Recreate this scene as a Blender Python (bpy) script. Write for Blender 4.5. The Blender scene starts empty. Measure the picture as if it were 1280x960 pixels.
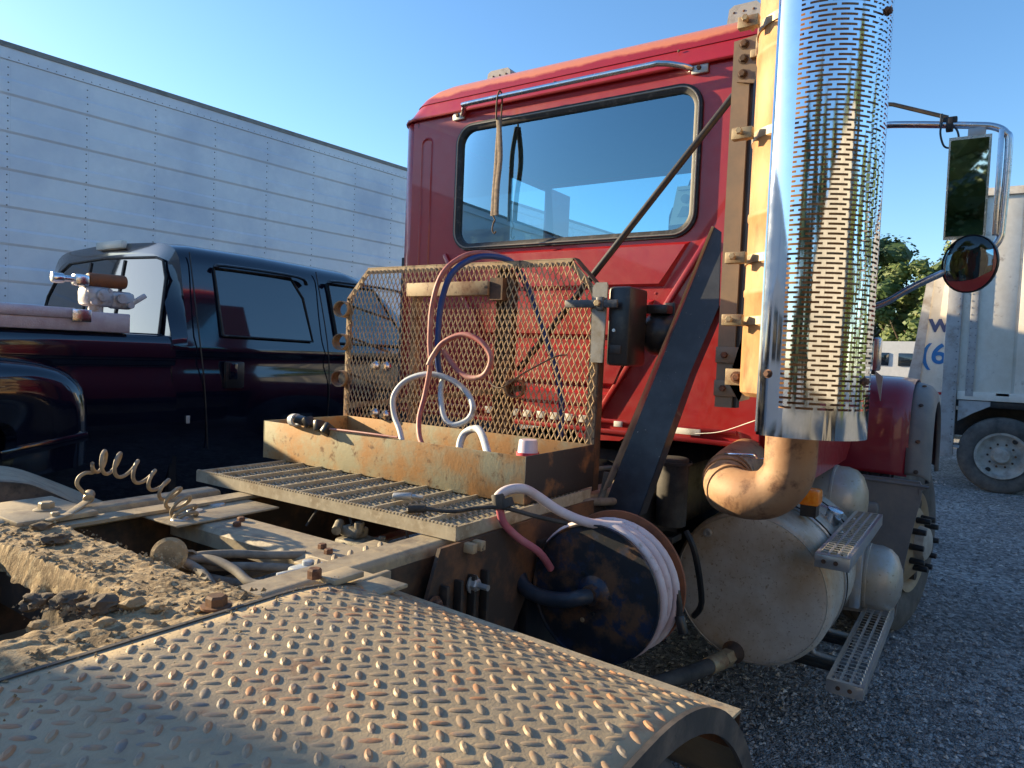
import bpy, bmesh, math, random
import numpy as np
from mathutils import Vector, Matrix
R = math.radians
rnd = random.Random(7)
sc = bpy.context.scene
# ------------------------------------------------------------------ camera
ZO = 1.52                      # camera height; every height below is written relative to the camera
yaw, pitch, roll, foc = 0.59184, -0.040688, 0.042435, 877.2
fw = Vector((math.cos(pitch)*math.cos(yaw), math.cos(pitch)*math.sin(yaw), math.sin(pitch)))
rt = Vector((math.sin(yaw), -math.cos(yaw), 0)); up = rt.cross(fw)
c_, s_ = math.cos(roll), math.sin(roll)
rt2 = c_*rt + s_*up; up2 = -s_*rt + c_*up
cd = bpy.data.cameras.new('camera'); cam = bpy.data.objects.new('camera', cd)
sc.collection.objects.link(cam); sc.camera = cam
M4 = Matrix((rt2, up2, -fw)).transposed().to_4x4(); M4.translation = Vector((0, 0, ZO)); cam.matrix_world = M4
cd.sensor_width = 36; cd.lens = foc/1280*36; cd.clip_start = 0.05; cd.clip_end = 3000
# ------------------------------------------------------------------ light
SUN_EL, SUN_AZ = R(15.5), R(78)          # azimuth measured from the truck's rear towards its left
sd = Vector((-math.cos(SUN_AZ)*math.cos(SUN_EL), math.sin(SUN_AZ)*math.cos(SUN_EL), math.sin(SUN_EL)))
W = bpy.data.worlds.new('World'); sc.world = W; W.use_nodes = True
nt = W.node_tree; bg = nt.nodes['Background']
sky = nt.nodes.new('ShaderNodeTexSky'); sky.sky_type = 'NISHITA'; sky.sun_disc = False
sky.sun_elevation = SUN_EL; sky.sun_rotation = math.atan2(sd.x, sd.y)
sky.air_density = 1.0; sky.dust_density = 0.4; sky.ozone_density = 3.0
hs = nt.nodes.new('ShaderNodeHueSaturation'); hs.inputs['Saturation'].default_value = 1.12; hs.inputs['Value'].default_value = 1.1
nt.links.new(sky.outputs[0], hs.inputs['Color']); nt.links.new(hs.outputs[0], bg.inputs[0]); bg.inputs[1].default_value = 0.105
sl = bpy.data.lights.new('sun', 'SUN'); sl.energy = 5.0; sl.angle = R(0.5); sl.color = (1, 0.79, 0.48)
sun = bpy.data.objects.new('sun', sl); sc.collection.objects.link(sun)
sun.rotation_euler = sd.to_track_quat('Z', 'Y').to_euler()
sc.view_settings.view_transform = 'Standard'; sc.view_settings.look = 'None'
sc.view_settings.exposure = 1.4; sc.view_settings.gamma = 1
sc.cycles.max_bounces = 8; sc.cycles.transparent_max_bounces = 12

# ------------------------------------------------------------------ materials
def mat(name, col, rough=.6, metal=0., c2=None, s2=6., t2=.5, w2=.12, c3=None, s3=30., t3=.6, w3=.05,
        bump=0., bs=60., coat=0., stretch=None, rough2=None, spec=.5, bump2=0., bs2=8., m2=None, m3=0., det=6):
    m = bpy.data.materials.new(name); m.use_nodes = True
    n = m.node_tree.nodes; L = m.node_tree.links; p = n['Principled BSDF']
    p.inputs['Roughness'].default_value = rough; p.inputs['Metallic'].default_value = metal
    p.inputs['Specular IOR Level'].default_value = spec
    if coat: p.inputs['Coat Weight'].default_value = coat; p.inputs['Coat Roughness'].default_value = .04
    tc = n.new('ShaderNodeTexCoord'); vec = tc.outputs['Object']
    if stretch:
        mp = n.new('ShaderNodeMapping'); mp.inputs['Scale'].default_value = stretch; L.new(vec, mp.inputs[0]); vec = mp.outputs[0]
    def noise(s, d=det):
        t = n.new('ShaderNodeTexNoise'); t.inputs['Scale'].default_value = s; t.inputs['Detail'].default_value = d
        t.inputs['Roughness'].default_value = .65; L.new(vec, t.inputs['Vector']); return t.outputs['Fac']
    def mask(s, t, w):
        r = n.new('ShaderNodeMapRange'); r.inputs[1].default_value = t-w; r.inputs[2].default_value = t+w
        L.new(noise(s), r.inputs[0]); return r.outputs[0]
    cur = None
    base = n.new('ShaderNodeMix'); base.data_type = 'RGBA'
    k = noise(14)
    base.inputs[6].default_value = (*[c*.82 for c in col], 1); base.inputs[7].default_value = (*[min(1, c*1.15) for c in col], 1)
    L.new(k, base.inputs[0]); cur = base.outputs[2]
    metv = None
    for (cc, s, t, w, mm) in ((c2, s2, t2, w2, m2), (c3, s3, t3, w3, m3)):
        if cc is None: continue
        mk = mask(s, t, w)
        x = n.new('ShaderNodeMix'); x.data_type = 'RGBA'; L.new(mk, x.inputs[0]); L.new(cur, x.inputs[6]); x.inputs[7].default_value = (*cc, 1)
        cur = x.outputs[2]
        if metal > 0 and mm is not None:
            y = n.new('ShaderNodeMix'); L.new(mk, y.inputs[0])
            if metv is None: y.inputs[2].default_value = metal
            else: L.new(metv, y.inputs[2])
            y.inputs[3].default_value = mm; metv = y.outputs[0]
    L.new(cur, p.inputs['Base Color'])
    if metv is not None: L.new(metv, p.inputs['Metallic'])
    if rough2 is not None:
        r = n.new('ShaderNodeMapRange'); r.inputs[1].default_value = .35; r.inputs[2].default_value = .65
        r.inputs[3].default_value = rough; r.inputs[4].default_value = rough2; L.new(noise(22), r.inputs[0]); L.new(r.outputs[0], p.inputs['Roughness'])
    if bump:
        b = n.new('ShaderNodeBump'); b.inputs['Strength'].default_value = 1; b.inputs['Distance'].default_value = bump
        L.new(noise(bs), b.inputs['Height']); out = b.outputs[0]
        if bump2:
            b2 = n.new('ShaderNodeBump'); b2.inputs['Distance'].default_value = bump2; L.new(noise(bs2, 2), b2.inputs['Height']); L.new(out, b2.inputs['Normal']); out = b2.outputs[0]
        L.new(out, p.inputs['Normal'])
        if coat and not bump2: pass
    return m
def glass(name, tint, refl=(1, 1, 1), fac=.1, rough=0.01):
    m = bpy.data.materials.new(name); m.use_nodes = True
    n = m.node_tree.nodes; L = m.node_tree.links; n.remove(n['Principled BSDF']); o = n['Material Output']
    t = n.new('ShaderNodeBsdfTransparent'); t.inputs[0].default_value = (*tint, 1)
    g = n.new('ShaderNodeBsdfGlossy'); g.inputs[0].default_value = (*refl, 1); g.inputs['Roughness'].default_value = rough
    f = n.new('ShaderNodeFresnel'); f.inputs[0].default_value = 1.5
    a = n.new('ShaderNodeMath'); a.operation = 'ADD'; a.inputs[1].default_value = fac; a.use_clamp = True; L.new(f.outputs[0], a.inputs[0])
    x = n.new('ShaderNodeMixShader'); L.new(a.outputs[0], x.inputs[0]); L.new(t.outputs[0], x.inputs[1]); L.new(g.outputs[0], x.inputs[2]); L.new(x.outputs[0], o.inputs[0])
    return m
M = {}
M['red'] = mat('red_paint', (.36, .008, .014), .34, coat=.5, c2=(.33, .022, .022), s2=3, t2=.6, w2=.25, rough2=.52, c3=(.26, .07, .05), s3=120, t3=.71, w3=.03, bump=.0006, bs=5)
M['red_faded'] = mat('red_faded', (.52, .022, .03), .5, coat=.15, c2=(.8, .36, .2), s2=4, t2=.52, w2=.06, c3=(.6, .18, .12), s3=50, t3=.6, w3=.06)
M['red_shaded'] = mat('red_shaded', (.24, .008, .026), .4, coat=.5, c2=(.22, .03, .04), s2=5, t2=.65, w2=.2)  # cab red darkened towards magenta, the fender's shade put into the colour
M['black'] = mat('black_paint', (.012, .012, .014), .5, c2=(.05, .035, .025), s2=9, t2=.6, w2=.15, bump=.0005, bs=80)
M['black_plastic'] = mat('black_plastic', (.018, .018, .02), .35, c2=(.06, .055, .05), s2=20, t2=.65, w2=.1)
M['rubber'] = mat('rubber', (.02, .02, .022), .75, c2=(.09, .08, .07), s2=12, t2=.55, w2=.2, bump=.0008, bs=90)
M['tire'] = mat('dusty_tire', (.05, .048, .047), .85, c2=(.14, .13, .12), s2=7, t2=.5, w2=.2, bump=.001, bs=60)
M['seal'] = mat('window_seal', (.015, .015, .016), .55, c2=(.1, .09, .08), s2=25, t2=.62, w2=.1)
M['bead'] = mat('seal_bead', (.25, .23, .2), .4, metal=.5)
M['chrome'] = mat('chrome', (.72, .73, .75), .16, metal=1, c2=(.35, .3, .25), s2=30, t2=.66, w2=.1, m2=.6, rough2=.3)
M['shroud'] = mat('polished_stainless', (.82, .84, .87), .05, metal=1, c2=(.7, .7, .7), s2=7, t2=.66, w2=.15, m2=1., rough2=.10)
M['alu'] = mat('dull_aluminium', (.52, .51, .49), .36, metal=.75, c2=(.40, .31, .19), s2=3.2, t2=.52, w2=.16, m2=.05, c3=(.2, .15, .09), s3=55, t3=.66, w3=.06, rough2=.55, bump=.0004, bs=50)
M['alu_dusty'] = mat('dusty_tank_aluminium', (.64, .61, .55), .40, metal=.5, c2=(.34, .23, .12), s2=2.4, t2=.51, w2=.14, m2=.05, c3=(.25, .18, .11), s3=80, t3=.62, w3=.05, rough2=.58, bump=.0003, bs=60)
M['alu_step'] = mat('step_aluminium', (.62, .61, .6), .3, metal=.85, c2=(.45, .38, .28), s2=14, t2=.6, w2=.15, m2=.2)
M['galv'] = mat('zinc_plate', (.42, .42, .41), .45, metal=.55, c2=(.25, .2, .15), s2=12, t2=.62, w2=.1, m2=0.)
M['muffler'] = mat('muffler_rust', (.42, .20, .07), .65, metal=.05, c2=(.20, .07, .025), s2=6, t2=.54, w2=.10, m2=0., c3=(.50, .30, .13), s3=10, t3=.55, w3=.15, bump=.0008, bs=40, stretch=(1, 1, .45))
M['elbow'] = mat('exhaust_elbow', (.31, .165, .085), .64, metal=.1, c2=(.38, .24, .135), s2=3, t2=.52, w2=.12, m2=0., c3=(.10, .04, .02), s3=19, t3=.60, w3=.09, bump=.0010, bs=50)
M['clamp'] = mat('clamp_zinc', (.36, .28, .17), .5, metal=.35, c2=(.2, .10, .05), s2=25, t2=.56, w2=.1, m2=0.)
M['bolt'] = mat('rusty_bolt', (.10, .045, .028), .75, metal=.2, c2=(.22, .10, .05), s2=60, t2=.55, w2=.1, m2=0.)
M['orange_rust'] = mat('tray_rust', (.43, .225, .08), .74, c2=(.36, .33, .21), s2=5.5, t2=.52, w2=.08, c3=(.15, .08, .035), s3=24, t3=.63, w3=.05, bump=.0009, bs=70)
M['tray_side'] = mat('tray_side_shaded', (.035, .03, .03), .6, c2=(.28, .13, .05), s2=7, t2=.6, w2=.07, bump=.0007, bs=60)  # rusty tray side with its shade put into the near-black base
M['mesh'] = mat('expanded_metal', (.52, .39, .23), .62, metal=.1, c2=(.33, .15, .06), s2=9, t2=.58, w2=.08, m2=0.)
M['mesh_frame'] = mat('frame_rusty_cream', (.40, .30, .18), .7, c2=(.20, .09, .04), s2=10, t2=.54, w2=.1, c3=(.06, .045, .04), s3=40, t3=.62, w3=.05)
M['dark_rust'] = mat('dark_rust', (.055, .035, .025), .75, c2=(.18, .08, .035), s2=9, t2=.55, w2=.1, bump=.001, bs=50)
M['frame'] = mat('dusty_frame', (.34, .28, .19), .6, c2=(.17, .13, .09), s2=10, t2=.58, w2=.10, c3=(.42, .33, .20), s3=34, t3=.6, w3=.08, bump=.0007, bs=90)
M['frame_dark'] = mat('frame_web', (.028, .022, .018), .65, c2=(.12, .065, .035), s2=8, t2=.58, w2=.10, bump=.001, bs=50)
M['tread'] = mat('dusty_tread_steel', (.285, .228, .15), .68, metal=.05, c2=(.38, .295, .18), s2=4.5, t2=.52, w2=.10, m2=0., c3=(.20, .10, .05), s3=9, t3=.63, w3=.07, bump=.0012, bs=170, rough2=.52)
M['tread_bump'] = mat('worn_tread_bumps', (.33, .25, .16), .6, metal=.15, c2=(.36, .18, .085), s2=11, t2=.53, w2=.07, m2=0., c3=(.17, .155, .14), s3=24, t3=.58, w3=.06, rough2=.5, bump=.0004, bs=300)
M['lip'] = mat('dusty_lip', (.38, .31, .205), .78, c2=(.42, .25, .12), s2=12, t2=.60, w2=.08, c3=(.22, .18, .13), s3=60, t3=.58, w3=.06, bump=.0008, bs=110)
M['rim_dark'] = mat('fender_rim', (.055, .05, .045), .65, c2=(.15, .12, .095), s2=9, t2=.58, w2=.12, c3=(.03, .03, .03), s3=22, t3=.6, w3=.07, bump=.001, bs=40)
M['mud'] = mat('dry_mud', (.33, .235, .13), .97, c2=(.17, .115, .06), s2=11, t2=.53, w2=.07, c3=(.46, .355, .21), s3=60, t3=.57, w3=.06, bump=.0035, bs=150)
M['mud_dark'] = mat('dark_mud', (.085, .065, .048), .95, c2=(.18, .13, .08), s2=24, t2=.54, w2=.1, bump=.004, bs=80)
M['grate'] = mat('serrated_grating', (.40, .355, .265), .6, metal=.1, c2=(.24, .18, .11), s2=12, t2=.58, w2=.12, m2=0., c3=(.48, .42, .31), s3=50, t3=.6, w3=.08)
M['navy'] = mat('navy_brace_paint', (.010, .014, .024), .5, coat=.15, c2=(.035, .045, .065), s2=8, t2=.58, w2=.15, c3=(.3, .28, .26), s3=75, t3=.70, w3=.03)
M['channel'] = mat('bracket_steel', (.20, .155, .11), .5, metal=.35, c2=(.27, .19, .12), s2=6, t2=.5, w2=.15, m2=.1)
M['reel_face'] = mat('reel_paint', (.010, .013, .019), .5, coat=.1, c2=(.11, .055, .028), s2=6.5, t2=.52, w2=.05, c3=(.012, .022, .05), s3=22, t3=.57, w3=.05, bump=.0008, bs=40)
M['reel_rust'] = mat('reel_rust', (.25, .09, .04), .7, c2=(.14, .055, .03), s2=12, t2=.55, w2=.1, bump=.0006, bs=60)
M['hose_white'] = mat('white_hose', (.62, .54, .55), .5, c2=(.48, .32, .33), s2=8, t2=.58, w2=.15, c3=(.35, .3, .26), s3=40, t3=.64, w3=.05)
M['hose_pink'] = mat('pink_hose', (.42, .10, .14), .5, c2=(.5, .18, .2), s2=12, t2=.55, w2=.15)
M['hose_red'] = mat('faded_red_hose', (.33, .075, .075), .55, c2=(.45, .22, .19), s2=7, t2=.5, w2=.12, c3=(.25, .15, .1), s3=40, t3=.63, w3=.05)
M['hose_blue'] = mat('blue_hose', (.012, .045, .20), .4, c2=(.04, .09, .24), s2=9, t2=.6, w2=.15)
M['hose_pale'] = mat('pale_blue_hose', (.40, .47, .54), .5, c2=(.55, .57, .58), s2=8, t2=.5, w2=.15, c3=(.28, .25, .22), s3=30, t3=.60, w3=.06)
M['hose_dark'] = mat('thick_dark_hose', (.022, .028, .04), .45, c2=(.06, .06, .07), s2=10, t2=.58, w2=.15)
M['hose_dusty'] = mat('dusty_grey_hose', (.22, .195, .16), .75, c2=(.11, .095, .08), s2=20, t2=.55, w2=.12)
M['strap'] = mat('tan_strap', (.26, .20, .15), .9, c2=(.15, .12, .1), s2=60, t2=.5, w2=.1)
M['coil'] = mat('dusty_coil', (.33, .26, .17), .6, c2=(.2, .16, .12), s2=25, t2=.55, w2=.1)
M['cup_red'] = mat('red_label', (.60, .06, .09), .5, c2=(.75, .4, .4), s2=45, t2=.62, w2=.04)
M['cup_clear'] = mat('cloudy_cup', (.62, .52, .58), .35)
M['navy_car'] = mat('navy_car_paint', (.0032, .0045, .013), .10, coat=1., c2=(.006, .008, .019), s2=4, t2=.5, w2=.2, spec=.5)
M['tint'] = mat('tinted_glass', (.012, .017, .024), .03, spec=.8, coat=.6)
M['diamond'] = mat('toolbox_aluminium', (.58, .50, .52), .4, metal=.55, c2=(.5, .40, .43), s2=20, t2=.5, w2=.1, bump=.003, bs=130)
M['pump'] = mat('cast_pump', (.50, .50, .52), .5, metal=.45, c2=(.32, .25, .2), s2=22, t2=.58, w2=.08, m2=0.)
M['pump_rust'] = mat('rusty_motor', (.28, .09, .025), .65, c2=(.14, .06, .03), s2=14, t2=.55, w2=.1)
M['trailer'] = mat('trailer_white_panel', (.72, .75, .79), .36, metal=.05, c2=(.64, .69, .75), s2=.9, t2=.52, w2=.15, c3=(.50, .56, .66), s3=.55, t3=.56, w3=.08, bump=.0012, bs=2.5)
M['trailer_rail'] = mat('trailer_rail', (.20, .19, .18), .5, metal=.3, c2=(.12, .11, .10), s2=6, t2=.6, w2=.1)
M['rivet'] = mat('rivet', (.16, .17, .19), .6)
M['boxwhite'] = mat('dirty_white_panel', (.74, .70, .63), .55, c2=(.58, .50, .40), s2=1.6, t2=.6, w2=.18, c3=(.4, .34, .28), s3=6, t3=.68, w3=.06)
M['boxgrey'] = mat('grey_post', (.40, .40, .41), .55, c2=(.25, .22, .2), s2=6, t2=.58, w2=.1)
M['blue_print'] = mat('blue_print', (.02, .16, .45), .6)
M['navy_print'] = mat('navy_print', (.03, .05, .15), .6)
M['beige'] = mat('dusty_beige_panel', (.26, .24, .21), .6, c2=(.19, .17, .145), s2=1.4, t2=.5, w2=.15)
M['latch'] = mat('weathered_latch', (.26, .26, .25), .55, metal=.3, c2=(.16, .14, .11), s2=14, t2=.55, w2=.1, m2=0., bump=.0004, bs=80)
M['latch_dark'] = mat('dark_latch', (.07, .075, .085), .45, metal=.4, c2=(.2, .19, .17), s2=20, t2=.6, w2=.1)
M['fitting_pale'] = mat('pale_plastic_fitting', (.36, .40, .44), .5, c2=(.28, .25, .2), s2=30, t2=.56, w2=.08)
M['valve'] = mat('dusty_valve_casting', (.26, .235, .18), .6, metal=.2, c2=(.10, .085, .06), s2=22, t2=.52, w2=.08, m2=0., bump=.0008, bs=90)
M['red_tape'] = mat('red_reflector', (.55, .03, .04), .5)
M['white_tape'] = mat('white_reflector', (.75, .75, .72), .5, c2=(.4, .35, .3), s2=30, t2=.6, w2=.1)
M['wheel_cream'] = mat('dusty_wheel', (.36, .28, .18), .65, c2=(.24, .17, .11), s2=6, t2=.52, w2=.15)
M['rim_silver'] = mat('painted_rim', (.42, .40, .36), .5, c2=(.25, .22, .19), s2=9, t2=.55, w2=.12)
M['grey_plastic'] = mat('faded_grey_plastic', (.15, .155, .165), .6, c2=(.24, .22, .20), s2=5, t2=.55, w2=.15)
M['amber'] = mat('amber_lens', (.85, .22, .01), .25, c2=(.9, .35, .03), s2=40, t2=.55, w2=.1)
M['lens'] = mat('lamp_lens', (.45, .44, .42), .15, coat=.5)
M['lens_pale'] = mat('pale_lens', (.62, .66, .6), .3)
M['box_grey'] = mat('grey_unit', (.38, .38, .37), .55, c2=(.25, .24, .23), s2=30, t2=.6, w2=.1)
M['interior'] = mat('cab_interior', (.05, .055, .065), .85)
M['seat'] = mat('seat_fabric', (.04, .042, .05), .9, bump=.001, bs=80)
M['paper'] = mat('paper_notice', (.55, .60, .56), .8)
M['paper_ink'] = mat('paper_ink', (.22, .26, .27), .8)
M['trunk'] = mat('bark', (.08, .055, .035), .9, c2=(.14, .1, .07), s2=12, t2=.5, w2=.1, bump=.01, bs=20)
M['leaf'] = mat('leaves', (.075, .11, .02), .6, c2=(.05, .09, .02), s2=.8, t2=.5, w2=.12, c3=(.14, .15, .03), s3=3, t3=.6, w3=.08)
M['leaf_dark'] = mat('dark_leaves', (.045, .085, .02), .6, c2=(.03, .06, .018), s2=.8, t2=.5, w2=.12)
M['glass'] = glass('cab_glass', (.50, .72, .78), (.62, .88, 1.), .21)
M['windshield'] = glass('windshield_glass', (.62, .86, .92), fac=.02)
M['mirror'] = mat('mirror_glass', (.75, .78, .8), .02, metal=1)
M['van_white'] = mat('white_vehicle_paint', (.62, .63, .64), .35, coat=.4)
# gravel ground
def gravel_mat():
    m = bpy.data.materials.new('gravel_ground'); m.use_nodes = True
    n = m.node_tree.nodes; L = m.node_tree.links; p = n['Principled BSDF']; p.inputs['Roughness'].default_value = .85
    tc = n.new('ShaderNodeTexCoord')
    v = n.new('ShaderNodeTexVoronoi'); v.inputs['Scale'].default_value = 38; L.new(tc.outputs['Object'], v.inputs['Vector'])
    v2 = n.new('ShaderNodeTexVoronoi'); v2.inputs['Scale'].default_value = 95; L.new(tc.outputs['Object'], v2.inputs['Vector'])
    nz = n.new('ShaderNodeTexNoise'); nz.inputs['Scale'].default_value = .9; nz.inputs['Detail'].default_value = 7; L.new(tc.outputs['Object'], nz.inputs['Vector'])
    cr = n.new('ShaderNodeValToRGB'); e = cr.color_ramp.elements
    e[0].position = 0; e[0].color = (.11, .112, .115, 1); e[1].position = 1; e[1].color = (.55, .55, .55, 1)
    for pos, c in ((.3, (.23, .23, .232, 1)), (.6, (.32, .32, .32, 1)), (.85, (.43, .425, .42, 1))):
        x = e.new(pos); x.color = c
    sp = n.new('ShaderNodeSeparateColor'); L.new(v.outputs['Color'], sp.inputs[0]); L.new(sp.outputs[0], cr.inputs[0])
    mx = n.new('ShaderNodeMix'); mx.data_type = 'RGBA'; mx.blend_type = 'MULTIPLY'; mx.inputs[0].default_value = .8
    r = n.new('ShaderNodeMapRange'); r.inputs[1].default_value = .3; r.inputs[2].default_value = .7; r.inputs[3].default_value = .5; r.inputs[4].default_value = 1.3; L.new(nz.outputs[0], r.inputs[0])
    L.new(cr.outputs[0], mx.inputs[6]); L.new(r.outputs[0], mx.inputs[7]); L.new(mx.outputs[2], p.inputs['Base Color'])
    ad = n.new('ShaderNodeMath'); ad.operation = 'ADD'; L.new(v.outputs['Distance'], ad.inputs[0]); L.new(v2.outputs['Distance'], ad.inputs[1])
    b = n.new('ShaderNodeBump'); b.invert = True; b.inputs['Distance'].default_value = .02; b.inputs['Strength'].default_value = 1; L.new(ad.outputs[0], b.inputs['Height']); L.new(b.outputs[0], p.inputs['Normal'])
    return m
M['gravel'] = gravel_mat()
M['stone'] = mat('stone', (.32, .32, .325), .85, c2=(.58, .57, .55), s2=9, t2=.56, w2=.05, c3=(.12, .12, .12), s3=14, t3=.53, w3=.05)

# ------------------------------------------------------------------ mesh helpers
V = Vector
def frame_of(d):
    d = V(d).normalized(); a = V((0, 0, 1)) if abs(d.z) < .9 else V((1, 0, 0))
    u = d.cross(a).normalized(); return u, d.cross(u).normalized()
class MB:
    def __init__(s): s.v = []; s.f = []; s.sm = []
    def add(s, vs, fs, smooth=False):
        o = len(s.v); s.v += [tuple(x) for x in vs]; s.f += [tuple(i+o for i in f) for f in fs]; s.sm += [smooth]*len(fs); return s
    def box(s, x0, x1, y0, y1, z0, z1, bev=0, mtx=None):
        if bev:
            b = min(bev, abs(x1-x0)*.45, abs(y1-y0)*.45, abs(z1-z0)*.45)
            bm = bmesh.new(); bmesh.ops.create_cube(bm, size=1)
            for q in bm.verts: q.co = V(((x0+x1)/2+q.co.x*(x1-x0), (y0+y1)/2+q.co.y*(y1-y0), (z0+z1)/2+q.co.z*(z1-z0)))
            bmesh.ops.bevel(bm, geom=bm.edges[:], offset=b, segments=2, profile=.5, affect='EDGES')
            vs = [q.co.copy() for q in bm.verts]; bm.verts.index_update(); fs = [[q.index for q in f.verts] for f in bm.faces]; bm.free()
        else:
            vs = [V((x, y, z)) for x in (x0, x1) for y in (y0, y1) for z in (z0, z1)]
            fs = [(0, 1, 3, 2), (4, 6, 7, 5), (0, 4, 5, 1), (2, 3, 7, 6), (0, 2, 6, 4), (1, 5, 7, 3)]
        if mtx is not None: vs = [mtx @ q for q in vs]
        return s.add(vs, fs, bool(bev))
    def cyl(s, p0, p1, r0, r1=None, n=20, caps=True, bev=0):
        p0 = V(p0); p1 = V(p1); r1 = r0 if r1 is None else r1; d = (p1-p0); L = d.length; d = d/L
        prof = [(0, 0), (0, r0), (L, r1), (L, 0)]
        if bev: prof = [(0, 0), (0, r0-bev), (bev*.3, r0-bev*.3), (bev, r0), (L-bev, r1), (L-bev*.3, r1-bev*.3), (L, r1-bev), (L, 0)]
        if not caps: prof = prof[1:-1]
        return s.rev(prof, p0, d, n)
    def rev(s, prof, o, d, n=24, a0=0, a1=2*math.pi, smooth=True):
        o = V(o); d = V(d).normalized(); u, w = frame_of(d); full = abs(a1-a0-2*math.pi) < 1e-6
        m = n if full else n+1; vs = []; fs = []
        for (t, r) in prof:
            for i in range(m):
                a = a0+(a1-a0)*i/n; vs.append(o+d*t+(u*math.cos(a)+w*math.sin(a))*max(r, 1e-5))
        for k in range(len(prof)-1):
            for i in range(n):
                j = (i+1) % m; fs.append((k*m+i, k*m+j, (k+1)*m+j, (k+1)*m+i))
        return s.add(vs, fs, smooth)
    def tube(s, pts, r, n=10, closed=False, sub=0, flat=None, caps=True):
        pts = [V(p) for p in pts]
        if sub: pts = spline(pts, sub)
        rr = r if isinstance(r, (list, tuple)) else [r]*len(pts)
        if len(rr) != len(pts): rr = [rr[0]+(rr[-1]-rr[0])*i/(len(pts)-1) for i in range(len(pts))]
        vs = []; fs = []; prev = None
        for i, p in enumerate(pts):
            t = (pts[min(i+1, len(pts)-1)]-pts[max(i-1, 0)]).normalized()
            if prev is None: u, w = frame_of(t)
            else:
                u = (prev-t*prev.dot(t)).normalized(); w = t.cross(u)
            prev = u
            for k in range(n):
                a = 2*math.pi*k/n; ca, sa = math.cos(a), math.sin(a)
                if flat: vs.append(p+u*ca*rr[i]+w*sa*rr[i]*flat)
                else: vs.append(p+(u*ca+w*sa)*rr[i])
        for i in range(len(pts)-1):
            for k in range(n):
                j = (k+1) % n; fs.append((i*n+k, i*n+j, (i+1)*n+j, (i+1)*n+k))
        if caps: fs.append(tuple(range(n))[::-1]); fs.append(tuple(range((len(pts)-1)*n, len(pts)*n)))
        return s.add(vs, fs, True)
    def prism(s, poly, o, u, w, d):      # polygon in plane (u,w) at o, extruded along d
        o, u, w, d = V(o), V(u), V(w), V(d); n = len(poly)
        a = [o+u*p[0]+w*p[1] for p in poly]; vs = a+[q+d for q in a]
        fs = [tuple(range(n)), tuple(range(n, 2*n))[::-1]]+[(i, i+n, (i+1) % n+n, (i+1) % n) for i in range(n)]
        return s.add(vs, fs)
    def bar(s, p0, p1, w, h, upv=(0, 0, 1), bev=0):
        p0 = V(p0); p1 = V(p1); d = (p1-p0); L = d.length; d.normalize(); sdv = d.cross(V(upv)).normalized(); u2 = sdv.cross(d)
        m = Matrix((d, sdv, u2)).transposed().to_4x4(); m.translation = p0
        return s.box(0, L, -w/2, w/2, -h/2, h/2, bev, m)
    def hexb(s, p, d, r, h):
        u, w = frame_of(d); return s.rev([(0, 0), (0, r), (h*.8, r), (h, r*.8), (h, 0)], p, d, 6, smooth=False)
    def grid(s, fn, nu, nv, smooth=True, skip=None):
        vs = [fn(i/nu, j/nv) for j in range(nv+1) for i in range(nu+1)]
        fs = [(j*(nu+1)+i, j*(nu+1)+i+1, (j+1)*(nu+1)+i+1, (j+1)*(nu+1)+i) for j in range(nv) for i in range(nu) if not (skip and skip(i, j))]
        return s.add(vs, fs, smooth)
def spline(P, sub):
    out = []; n = len(P)
    for i in range(n-1):
        a, b, c, d = P[max(i-1, 0)], P[i], P[i+1], P[min(i+2, n-1)]
        for k in range(sub):
            t = k/sub; out.append(.5*((2*b)+(c-a)*t+(2*a-5*b+4*c-d)*t*t+(3*b-a-3*c+d)*t**3))
    out.append(P[-1]); return out
WL = {}
def wl(o): return WL.get(o.name, V((0, 0, 0)))
def build(mb, name, m, parent=None, label=None, cat=None, group=None, kind=None, weld=False, thick=0, bevel=0, autos=None):
    if parent is None:
        a = np.array(mb.v); org = V(((a[:, 0].min()+a[:, 0].max())/2, (a[:, 1].min()+a[:, 1].max())/2, a[:, 2].min()+ZO))
    else: org = wl(parent)
    me = bpy.data.meshes.new(name); sh = V((0, 0, ZO))-org
    me.from_pydata([(x[0]+sh.x, x[1]+sh.y, x[2]+sh.z) for x in mb.v], [], mb.f)
    me.polygons.foreach_set('use_smooth', mb.sm)
    bm = bmesh.new(); bm.from_mesh(me)
    if weld: bmesh.ops.remove_doubles(bm, verts=bm.verts[:], dist=1e-5)
    bmesh.ops.recalc_face_normals(bm, faces=bm.faces[:])
    if weld or any(mb.sm):
        for e in bm.edges:
            if len(e.link_faces) == 2 and e.calc_face_angle(0) > R(38): e.smooth = False
    bm.to_mesh(me); bm.free()
    me.materials.append(M[m] if isinstance(m, str) else m)
    o = bpy.data.objects.new(name, me); sc.collection.objects.link(o)
    if parent is not None: o.parent = parent; WL[o.name] = wl(parent).copy()
    else: o.location = org; WL[o.name] = org
    if thick: md = o.modifiers.new('thickness', 'SOLIDIFY'); md.thickness = thick; md.offset = 0
    if label: o['label'] = label
    if cat: o['category'] = cat
    if group: o['group'] = group
    if kind: o['kind'] = kind
    return o
def thing(name, loc, label, cat, group=None):
    o = bpy.data.objects.new(name, None); sc.collection.objects.link(o); o.empty_display_size = .1
    o.location = (loc[0], loc[1], loc[2]+ZO); WL[o.name] = V(o.location)
    o['label'] = label; o['category'] = cat
    if group: o['group'] = group
    return o
def copy_child(src, parent, loc, name=None):     # part copy sharing the mesh, moved by loc (parents share an origin)
    c = src.copy(); sc.collection.objects.link(c); c.parent = parent; c.location = V(src.location)+V(loc); return c
def box(*a, **k): return MB().box(*a, **k)

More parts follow.
